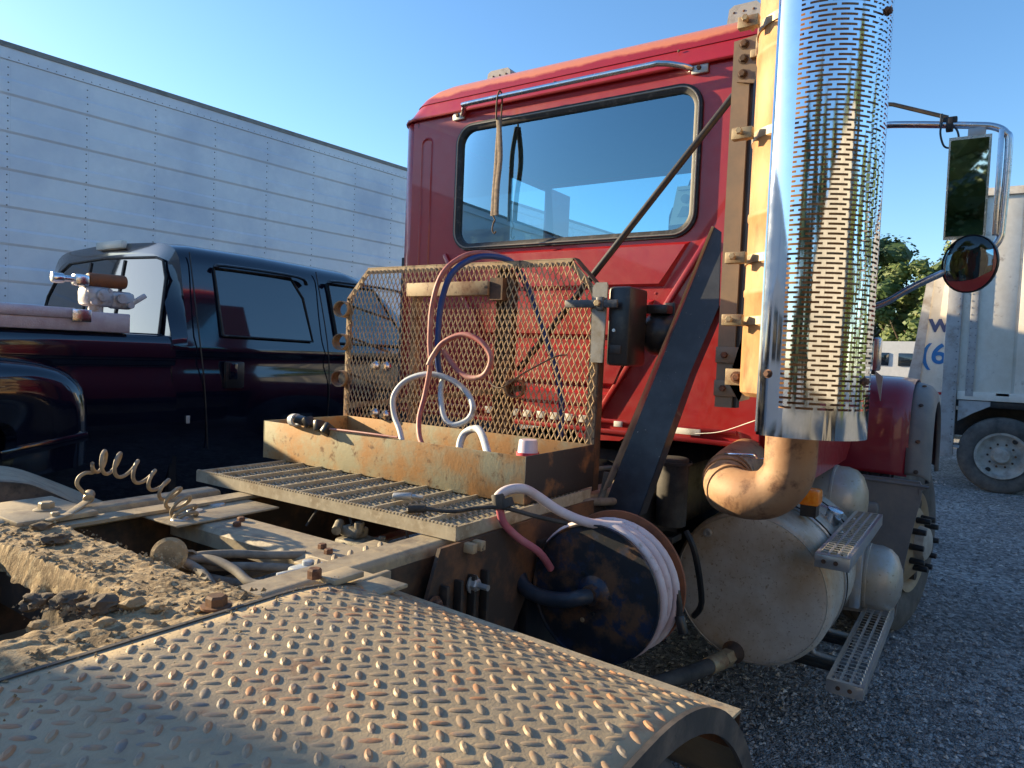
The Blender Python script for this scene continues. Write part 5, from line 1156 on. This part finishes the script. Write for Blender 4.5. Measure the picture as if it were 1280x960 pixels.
# side windows as dark glass set in the doors, following the tumblehome
def sidewin(P, name, off=.012):
    # P: (x,z) polygon; y from tumblehome
    def yy(z): 
        t = max(0, min(1, (z-.03)/.50)); return 4.222+(4.325-4.222)*t-off
    a = [(x, yy(z), z) for x, z in P]; n = len(a); b = [(x, y+.02, z) for x, y, z in a]
    mb = MB().add(a+b, [tuple(range(n)), tuple(range(n, 2*n))[::-1]]+[(i, i+n, (i+1) % n+n, (i+1) % n) for i in range(n)])
    w = build(mb, name, 'tint', pk); pts = [(x, y-.004, z) for x, y, z in a]; pts.append(pts[0]); build(MB().tube(pts, .008, 6), 'window_seal', 'seal', w)
    xs = [p[0] for p in P]; zt_ = max(p[1] for p in P)
    v = MB(); v.tube([(min(xs)+.01, yy(zt_)-.03, zt_-.01), (min(xs)+.05, yy(zt_)-.035, zt_+.015), (max(xs)-.12, yy(zt_)-.035, zt_+.01), (max(xs)-.02, yy(zt_)-.03, zt_-.04)], .022, 8, sub=4, flat=.5); build(v, 'rain_visor', 'black_plastic', w)
    return w
sidewin([(2.80, .05), (3.55, .04), (3.50, .36), (3.40, .505), (2.78, .50)], 'rear_door_window')
sidewin([(3.80, .04), (4.62, .04), (4.25, .50), (3.76, .505)], 'front_door_window')
# door seams
for P_ in ([(2.62, 4.33, .58), (2.62, 4.20, .05), (2.66, 4.185, -.3), (2.70, 4.20, -.7)], [(3.66, 4.33, .58), (3.68, 4.20, .05), (3.70, 4.185, -.3), (3.70, 4.20, -.7)]):
    build(MB().tube(P_, .0045, 6, sub=4), 'door_seam', 'black', pk)
build(box(2.455, 2.50, 4.225, 5.0, -1.2, .02), 'bed_gap', 'black', pk)
mb = MB(); mb.box(2.80, 2.94, 4.165, 4.20, -.30, -.12, .012); dh = build(mb, 'door_handle', 'black_plastic', pk)
build(box(2.82, 2.88, 4.155, 4.17, -.24, -.13, .006), 'handle_lever', 'navy_car', dh)
mb = MB(); mb.box(2.535, 2.56, 4.178, 4.188, -.52, -.47, .004); build(mb, 'side_badge', 'lens', pk)
cv = thing('added_cargo_van', (-3.0, 4.55, -ZO), 'unseen white cargo van added behind the navy pickup to shade the tread plate', 'van')  # van out of view, added to cast a shadow on the right fender
mb = MB(); mb.prism([(-6.0, -1.15), (-6.0, .70), (-5.8, .75), (-.9, .75), (-.42, .62), (-.42, -1.15)], (0, 3.6, 0), (1, 0, 0), (0, 0, 1), (0, 1.9, 0)); build(mb, 'van_body', 'van_white', cv)
for (a_, b_) in ((-1.7, -.8), (-3.0, -1.9)): build(box(a_, b_, 3.59, 3.6, .05, .5, .003), 'side_window', 'tint', cv)
build(box(-.42, -.41, 3.75, 5.35, .0, .5, .003), 'windshield', 'tint', cv)
for (x_, y_) in ((-1.4, 3.72), (-5.0, 3.72), (-1.4, 5.38), (-5.0, 5.38)): build(tire_mb((x_, y_, -1.17), .35, .22), 'wheel', 'tire', cv)
build(box(-.42, -.30, 3.6, 5.5, -1.1, -.85, .03), 'bumper', 'black_plastic', cv)
# toolbox on the bed rail
tbx = thing('toolbox', (1.5, 4.4, .02), 'pinkish diamond plate aluminium toolbox on the pickup bed rail', 'toolbox')
build(box(.4, 2.19, 4.215, 4.75, .034, .147, .006), 'box_body', 'diamond', tbx)
build(box(.4, 1.89, 4.20, 4.76, .10, .160, .012), 'box_lid', 'diamond', tbx)
mb = MB(); mb.box(1.86, 1.96, 4.188, 4.20, .085, .155, .004); build(mb, 'latch', 'chrome', tbx)
# transfer pump on the toolbox
tp_ = thing('transfer_pump', (2.0, 4.4, .147), 'cast fuel transfer pump with rusty brown motor on top of the toolbox', 'pump')
mb = MB(); mb.box(2.0, 2.16, 4.33, 4.47, .185, .30, .03); mb.box(2.14, 2.29, 4.34, 4.44, .18, .285, .03); mb.cyl((2.08, 4.33, .25), (2.08, 4.30, .25), .036, n=20, bev=.006); mb.cyl((2.03, 4.33, .21), (2.03, 4.31, .21), .018, n=12); mb.bar((2.26, 4.36, .21), (2.345, 4.34, .275), .025, .03, bev=.006); mb.cyl((2.08, 4.4, .19), (2.08, 4.4, .148), .04, n=16); mb.cyl((2.19, 4.34, .24), (2.19, 4.31, .24), .028, n=14); mb.cyl((2.25, 4.34, .205), (2.25, 4.32, .205), .02, n=12); mb.cyl((2.12, 4.33, .28), (2.12, 4.31, .28), .012, n=8); mb.cyl((2.01, 4.33, .27), (2.01, 4.315, .27), .012, n=8)
build(mb, 'pump_body', 'pump', tp_)
mb = MB(); mb.cyl((2.03, 4.40, .338), (2.25, 4.40, .345), .042, n=24, bev=.012); build(mb, 'motor', 'pump_rust', tp_)
mb = MB(); mb.cyl((1.84, 4.40, .33), (1.90, 4.40, .332), .03, n=18, bev=.006); mb.cyl((1.89, 4.40, .332), (2.03, 4.40, .335), .019, n=14); mb.box(1.95, 2.03, 4.36, 4.43, .295, .365, .015); build(mb, 'outlet_pipe', 'chrome', tp_)

# ------------------------------------------------------------------ TRAILERS (far left row)
def trailer(name, x0, x1, ya, yb, ztop, label, depth=2.55, ribs=True, body='trailer'):
    """long van trailer; its right side runs from (x0,ya) to (x1,yb) and faces -Y"""
    d = V((x1-x0, yb-ya, 0)); L_ = d.length; d.normalize(); nrm = V((d.y, -d.x, 0))
    if nrm.y > 0: nrm = -nrm
    back = -nrm
    P0 = V((x0, ya, 0))
    def W_(s, out, z): p = P0+d*s+nrm*out; return (p.x, p.y, z)
    root = thing(name, ((x0+x1)/2, (ya+yb)/2+1.3, -ZO), label, 'trailer')
    zb = -.35
    # box core
    mb = MB(); vs = [W_(0, -.02, zb), W_(L_, -.02, zb), W_(L_, -depth, zb), W_(0, -depth, zb), W_(0, -.02, ztop-.01), W_(L_, -.02, ztop-.01), W_(L_, -depth, ztop-.01), W_(0, -depth, ztop-.01)]
    mb.add(vs, [(0, 1, 5, 4), (1, 2, 6, 5), (2, 3, 7, 6), (3, 0, 4, 7), (4, 5, 6, 7), (0, 3, 2, 1)]); build(mb, 'box_core', body, root)
    def beam(s0, s1, o0, o1, z0, z1, nm, m):
        mb = MB(); vs = [W_(s, o, z) for s in (s0, s1) for o in (o0, o1) for z in (z0, z1)]
        mb.add(vs, [(0, 1, 3, 2), (4, 6, 7, 5), (0, 4, 5, 1), (2, 3, 7, 6), (0, 2, 6, 4), (1, 5, 7, 3)]); return build(mb, nm, m, root)
    beam(-.02, L_+.02, -.03, .022, ztop-.045, ztop, 'roof_rail', 'trailer_rail')
    rl = beam(0, L_, -.02, .012, ztop-.15, ztop-.045, 'top_rail', 'trailer')
    beam(0, L_, -.02, .018, zb, zb+.12, 'bottom_rail', 'trailer_rail')
    z_hi = ztop-.152; z_lo = zb+.122
    # side panels with horizontal ribs
    if ribs:
        zp = [z_lo]
        prof = []
        k = 0; z = 2.27+.0
        edges = []
        while z > z_lo+.13:
            edges.append((z, z-.11)); z -= .334
        edges = edges[::-1]
        prof.append((z_lo, 0))
        for (zt_, zb_) in edges:
            prof += [(zb_-.022, 0), (zb_, .011), (zt_, .011), (zt_+.022, 0)]
        prof.append((z_hi, 0))
        pw_ = .6463; n = int(L_/pw_)
        for i in range(n):
            s0, s1 = i*pw_+.0004, (i+1)*pw_-.0004; mb = MB(); vs = []; fs = []
            for zz, o in prof: vs += [W_(s0, o, zz), W_(s1, o, zz)]
            for q in range(len(prof)-1): fs.append((2*q, 2*q+1, 2*q+3, 2*q+2))
            m0 = len(vs); vs += [W_(s0, -.012, z_lo), W_(s0, -.012, z_hi), W_(s1, -.012, z_lo), W_(s1, -.012, z_hi)]
            fs += [tuple(range(0, m0, 2))[::-1]+(m0, m0+1), tuple(range(1, m0, 2))+(m0+3, m0+2)]
            mb.add(vs, fs); build(mb, 'side_panel', 'trailer', root)
        rv = MB()
        for i in range(1, n+1):
            for z in np.arange(z_lo+.03, z_hi, .068):
                inrib = any(zb_ < z < zt_ for zt_, zb_ in edges); o = .011 if inrib else 0
                c = V(W_(i*pw_-.02, o, z)); rv.rev([(0, .0075), (.004, .005), (.005, 0)], c, nrm, 6)
        for i in range(int(L_/.075)):
            c = V(W_(i*.075, .012, ztop-.13)); rv.rev([(0, .006), (.003, .004), (.004, 0)], c, nrm, 5)
        build(rv, 'rivets', 'rivet', root, kind='stuff')
    # rear frame, bumper, wheels, landing gear
    beam(-.03, 0, -depth, .02, zb, ztop+.005, 'end_frame', 'trailer_rail')
    for s in (1.2, 2.45):
        for o in (-.25, -.55, -depth+.25):
            c = V(W_(s, o, -ZO+.51)); build(tire_mb(c, .51, .27, n=32, axis=nrm), 'wheel', 'tire', root)
    beam(L_-3.0, L_-2.85, -.4, -.25, -ZO+.05, zb, 'landing_leg', 'trailer_rail')
    beam(.3, L_-1, -1.9, -.6, zb-.2, zb-.02, 'chassis', 'black')
    return root
def yl(x): return 7.407-.085*(x-2.654)
trailer('semi_trailer', 1.45, 15.0, yl(1.45), yl(15.0), 2.6, 'long white ribbed van trailer behind the navy pickup')
trailer('semi_trailer', -15.0, -1.55, 8.0, 7.5, 2.6, 'unseen white van trailer added next to the long ribbed one to block the sun', ribs=False)  # stands out of view, added to keep the low sun off the yard
# trailer added on the right, outside the frame, for the metal to reflect
trailer('semi_trailer', .3, -15.0, -7.4, -7.4, 2.55, 'unseen dusty beige van trailer added off to the right for reflections', ribs=False, body='beige')

# box truck far right (side faces the camera)
bt = thing('box_truck', (12.2, -3.5, -ZO), 'white box truck with grey posts and big wheel at the right edge of the yard', 'box truck')
bx = 11.06
build(box(bx+.02, bx+2.5, -8.0, .44, -.33, 2.40), 'cargo_box', 'boxwhite', bt)
yy0 = .30
pan_w = .62; k = 0; y = .30
ys = [.28]
while y > -7.6:
    build(box(bx, bx+.02, y-.585, y, -.22, 2.33, .003), 'side_panel', 'boxwhite', bt); y -= .62; k += 1
k = 0; y = .30-.62*0
posts = []
for y in (.15+.0, -.47+.0,):
    pass
for i, y in enumerate((.1615, -1.08, -2.32, -3.56, -4.8)):
    p = build(box(bx-.035, bx-.001, y-.045, y+.045, -.28, 2.33, .004), 'side_post', 'boxgrey', bt)
    rv = MB()
    for z in np.arange(-.2, 2.3, .09):
        for dy in (-.03, .03): rv.rev([(0, .008), (.004, .006), (.005, 0)], (bx-.036, y+dy, z), (-1, 0, 0), 6)
    build(rv, 'rivets', 'rivet', p, kind='stuff')
build(box(bx-.05, bx+.25, .30, .47, -1.10, 2.42, .01), 'corner_post', 'boxgrey', bt)
rv = MB()
for z in np.arange(-.9, 2.35, .1): rv.rev([(0, .01), (.004, .007), (.005, 0)], (bx-.051, .33, z), (-1, 0, 0), 6)
build(rv, 'rivets', 'rivet', bt, kind='stuff')
build(box(bx-.04, bx+.02, -8.0, .29, 2.33, 2.43, .005), 'top_rail', 'boxgrey', bt)
build(box(bx-.03, bx+.02, -8.0, .29, -.33, -.22, .005), 'bottom_rail', 'boxwhite', bt)
# wheel arch opening as dark recess and arch lip
mb = MB(); P_ = [(.10, -.56)]+[(-.24+.72*math.cos(R(a)), -.93+.64*math.sin(R(a))) for a in range(20, 165, 8)]+[(-1.0, -.56)]
bw = tire_mb((bx+.10, -.237, -1.03), .492, .26, axis=(1, 0, 0)); bwo = build(bw, 'rear_wheel', 'tire', bt)
mb = MB(); mb.rev([(-.13, .285), (-.145, .30), (-.14, .27), (-.10, .25), (-.07, .20), (-.075, .12), (-.12, .10), (-.15, .085), (-.155, 0)], (bx+.10, -.237, -1.03), (1, 0, 0), 40); build(mb, 'rim', 'rim_silver', bwo)
for k in range(10):
    a = 2*math.pi*k/10; mb = MB(); p = V((bx+.03, -.237+.15*math.cos(a), -1.03+.15*math.sin(a))); mb.cyl(p, p-V((.03, 0, 0)), .014, n=8); build(mb, 'lug_nut', 'dark_rust', bwo)
for k in range(2):
    a = R(35+180*k+90); mb = MB(); p = V((bx+.005, -.237+.235*math.cos(a), -1.03+.235*math.sin(a))); mb.rev([(0, 0), (0, .032), (-.012, .03), (-.013, 0)], p, (1, 0, 0), 14); build(mb, 'hand_hole', 'black', bwo)
for y in (-1.5,): build(tire_mb((bx+.10, y, -1.03), .492, .26, axis=(1, 0, 0)), 'rear_wheel', 'tire', bt)
build(box(bx+.0, bx+.5, -.95, .30, -.42, -.335, .01), 'wheel_arch', 'black', bt)
quadplate([(bx-.01, .27, -.34), (bx-.01, .27, -.62), (bx-.01, .10, -.50), (bx-.01, -.08, -.40), (bx-.01, -.08, -.34)], (.02, 0, 0), 'arch_skirt', 'boxgrey', bt)
build(box(bx-.01, bx+.4, .02, .30, -.98, -.94, .005), 'under_step', 'boxgrey', bt); build(box(bx+.5, bx+1.9, -6.5, .2, -.8, -.4), 'chassis', 'black', bt)
for (y0, y1) in ((-.275, -.13), (-1.6, -1.45)): build(box(bx-.03, bx-.001, y0, y1, -.262, -.222, .004), 'reflector', 'red_tape', bt)

# v-nosed trailer behind it with printed lettering
vt = thing('nose_trailer', (13.8, -1.2, -ZO), 'white trailer with slanted nose and blue lettering behind the box truck', 'trailer')
vx = 12.9
mb = MB(); P_ = [(.775, 1.50), (.80, 1.35), (1.03, -.10), (1.02, -.55), (-2.0, -.55), (-2.0, 1.9), (.4, 1.9)]
mb.prism(P_, (vx, 0, 0), (0, 1, 0), (0, 0, 1), (2.0, 0, 0)); build(mb, 'nose_panel', 'boxwhite', vt)
quadplate([(vx-.03, .84, 1.5), (vx-.03, .74, 1.55), (vx-.03, .88, -.55), (vx-.03, 1.06, -.55)], (.03, 0, 0), 'nose_edge', 'boxgrey', vt)
build(box(vx-.012, vx-.001, .45, .72, -.33, -.29, .002), 'reflector', 'red_tape', vt)
build(tire_mb((vx+.3, -.4, -1.0), .5, .25, axis=(1, 0, 0)), 'wheel', 'tire', vt); build(box(vx+.2, vx+1.6, -1.8, .8, -.95, -.56), 'chassis', 'black', vt)
def text(s, loc, size, m, name, parent):
    cu_ = bpy.data.curves.new(name, 'FONT'); cu_.body = s; cu_.size = size; cu_.extrude = .003; cu_.offset = size*.018
    o = bpy.data.objects.new(name, cu_); sc.collection.objects.link(o); bpy.context.view_layer.update()
    dg = bpy.context.evaluated_depsgraph_get(); me = bpy.data.meshes.new_from_object(o.evaluated_get(dg)); bpy.data.objects.remove(o)
    o = bpy.data.objects.new(name, me); me.materials.clear(); me.materials.append(M[m]); sc.collection.objects.link(o)
    # facing -X: local x -> -Y, local y -> Z
    mt = Matrix(((0, 0, -1), (-1, 0, 0), (0, 1, 0))).to_4x4()
    me.transform(mt); o.parent = parent; o.location = V((loc[0], loc[1], loc[2]+ZO))-wl(parent); return o
text('w', (vx-.006, .78, .66), .42, 'navy_print', 'lettering', vt)
text('(6', (vx-.006, .87, .16), .44, 'blue_print', 'lettering', vt)

# white van far off
vn = thing('white_van', (20, 2.1, -ZO), 'small white van with dark windows parked in front of the trees', 'van')
mb = MB(); P_ = [(2.9, -1.1), (2.9, .0), (2.75, .35), (2.5, .72), (.0, .76), (-1.2, .70), (-1.2, -1.1)]
mb.prism(P_, (19.2, 0, 0), (0, 1, 0), (0, 0, 1), (1.9, 0, 0)); build(mb, 'van_body', 'van_white', vn)
for (y0, y1) in ((1.95, 2.45), (1.05, 1.75), (.3, .95)): build(box(19.18, 19.2, y0, y1, .14, .45, .003), 'side_window', 'tint', vn)
for y in (2.4, -.6): build(tire_mb((19.3, y, -1.2), .33, .22, axis=(1, 0, 0)), 'wheel', 'tire', vn)
build(box(19.17, 19.2, -1.2, 2.5, -.30, -.26), 'side_molding', 'boxgrey', vn)

# ------------------------------------------------------------------ trees
def tree(x, y, h, rad, label, m='leaf', seed=1, nleaf=5200, group='trees beyond the yard', lsz=.2, low=.2):
    rr = random.Random(seed); root = thing('broadleaf_tree', (x, y, -ZO), label, 'tree', group)
    mb = MB(); top = -ZO+h*.55
    mb.tube([(x, y, -ZO), (x+.1, y, -ZO+h*.25), (x-.1, y+.1, top)], [.035*h*.6, .02*h*.4], 8, sub=3)
    for k in range(7):
        a = rr.uniform(0, 6.28); z0 = -ZO+h*rr.uniform(.25, .5); mb.tube([(x, y, z0), (x+rad*.4*math.cos(a), y+rad*.4*math.sin(a), z0+h*.12), (x+rad*.7*math.cos(a), y+rad*.7*math.sin(a), z0+h*.25)], [.09, .02], 5, sub=2)
    build(mb, 'trunk', 'trunk', root)
    clumps = []
    for k in range(34):
        a = rr.uniform(0, 6.28); t = rr.random(); zc = -ZO+h*(low+(.92-low)*t); rc = rad*(.35+.65*math.sin(math.pi*min(1, (t*.85+.18))))*math.sqrt(rr.random()); clumps.append((x+rc*math.cos(a), y+rc*math.sin(a), zc, rad*rr.uniform(.22, .38)))
    vs = []; 
    for i in range(nleaf):
        c = clumps[i % len(clumps)]; dv = V((rr.gauss(0, 1), rr.gauss(0, 1), rr.gauss(0, .8))).normalized()*c[3]*(rr.random()**.33)
        p = V(c[:3])+dv; nrm = (dv.normalized()+V((rr.uniform(-.7, .7), rr.uniform(-.7, .7), rr.uniform(-.2, .9)))).normalized(); u, w = frame_of(nrm); s = lsz*rr.uniform(.6, 1.3)
        vs += [p-u*s*.5, p+w*s*.35, p+u*s*.5, p-w*s*.35]
    o = [(4*i, 4*i+1, 4*i+2, 4*i+3) for i in range(nleaf)]
    mb = MB().add(vs, o)
    for (cx_, cy_, cz_, cr2) in clumps:
        bm = bmesh.new(); bmesh.ops.create_icosphere(bm, subdivisions=2, radius=1); q_ = []
        for v_ in bm.verts:
            c = v_.co.copy(); k_ = cr2*.72*(1+.5*NN.noise(c*2.2+V((cx_, cy_, cz_)))); q_.append((cx_+c.x*k_, cy_+c.y*k_, cz_+c.z*k_*.85))
        bm.verts.index_update(); f_ = [[v.index for v in f.verts] for f in bm.faces]; bm.free(); mb.add(q_, f_)
    build(mb, 'crown', m, root)
    return root
tree(40, 4.9, 8.4, 2.6, 'round dark green tree just right of the exhaust shield', 'leaf_dark', 3, 9000)
tree(38, 2.9, 7.2, 2.1, 'lighter bushy tree between the round dark tree and the trailer nose', 'leaf', 4, 8000)
tree(42, .6, 9.0, 2.6, 'taller tree partly hidden behind the slanted trailer nose', 'leaf', 5, 8000)
tree(44, 7.6, 8.6, 3.0, 'tree behind the truck hood left of the round dark tree', 'leaf_dark', 6, 6000)
tree(36, 1.9, 4.6, 1.8, 'low yellowish bush-like tree under the trailer nose', 'leaf', 8, 6000)
for i, (x, y, h) in enumerate(((-1, -24, 8.5), (5.5, -25, 10), (12, -23, 12.5), (17.5, -20, 10.5), (22, -16.5, 9.5))):
    tree(x, y, h, 3.4, ('olive', 'bushy', 'tallest', 'rounded', 'smaller')[i]+' tree in the row beyond the right side of the yard', 'leaf', 40+i, 9000, 'trees right of the yard', lsz=.24, low=.06)
for i, (x, y, h) in enumerate(((-26, -12, 13), (-30, -5, 15), (-27, 3, 12), (-24, -20, 14), (-14, -24, 13), (-4, -27, 15))):
    tree(x, y, h, 5.6, ('tall', 'dense', 'broad', 'leafy', 'dark', 'high')[i]+' tree standing behind the photographer at the yard edge', 'leaf_dark', 20+i, 12000, 'trees behind the photographer', lsz=.26, low=.06)
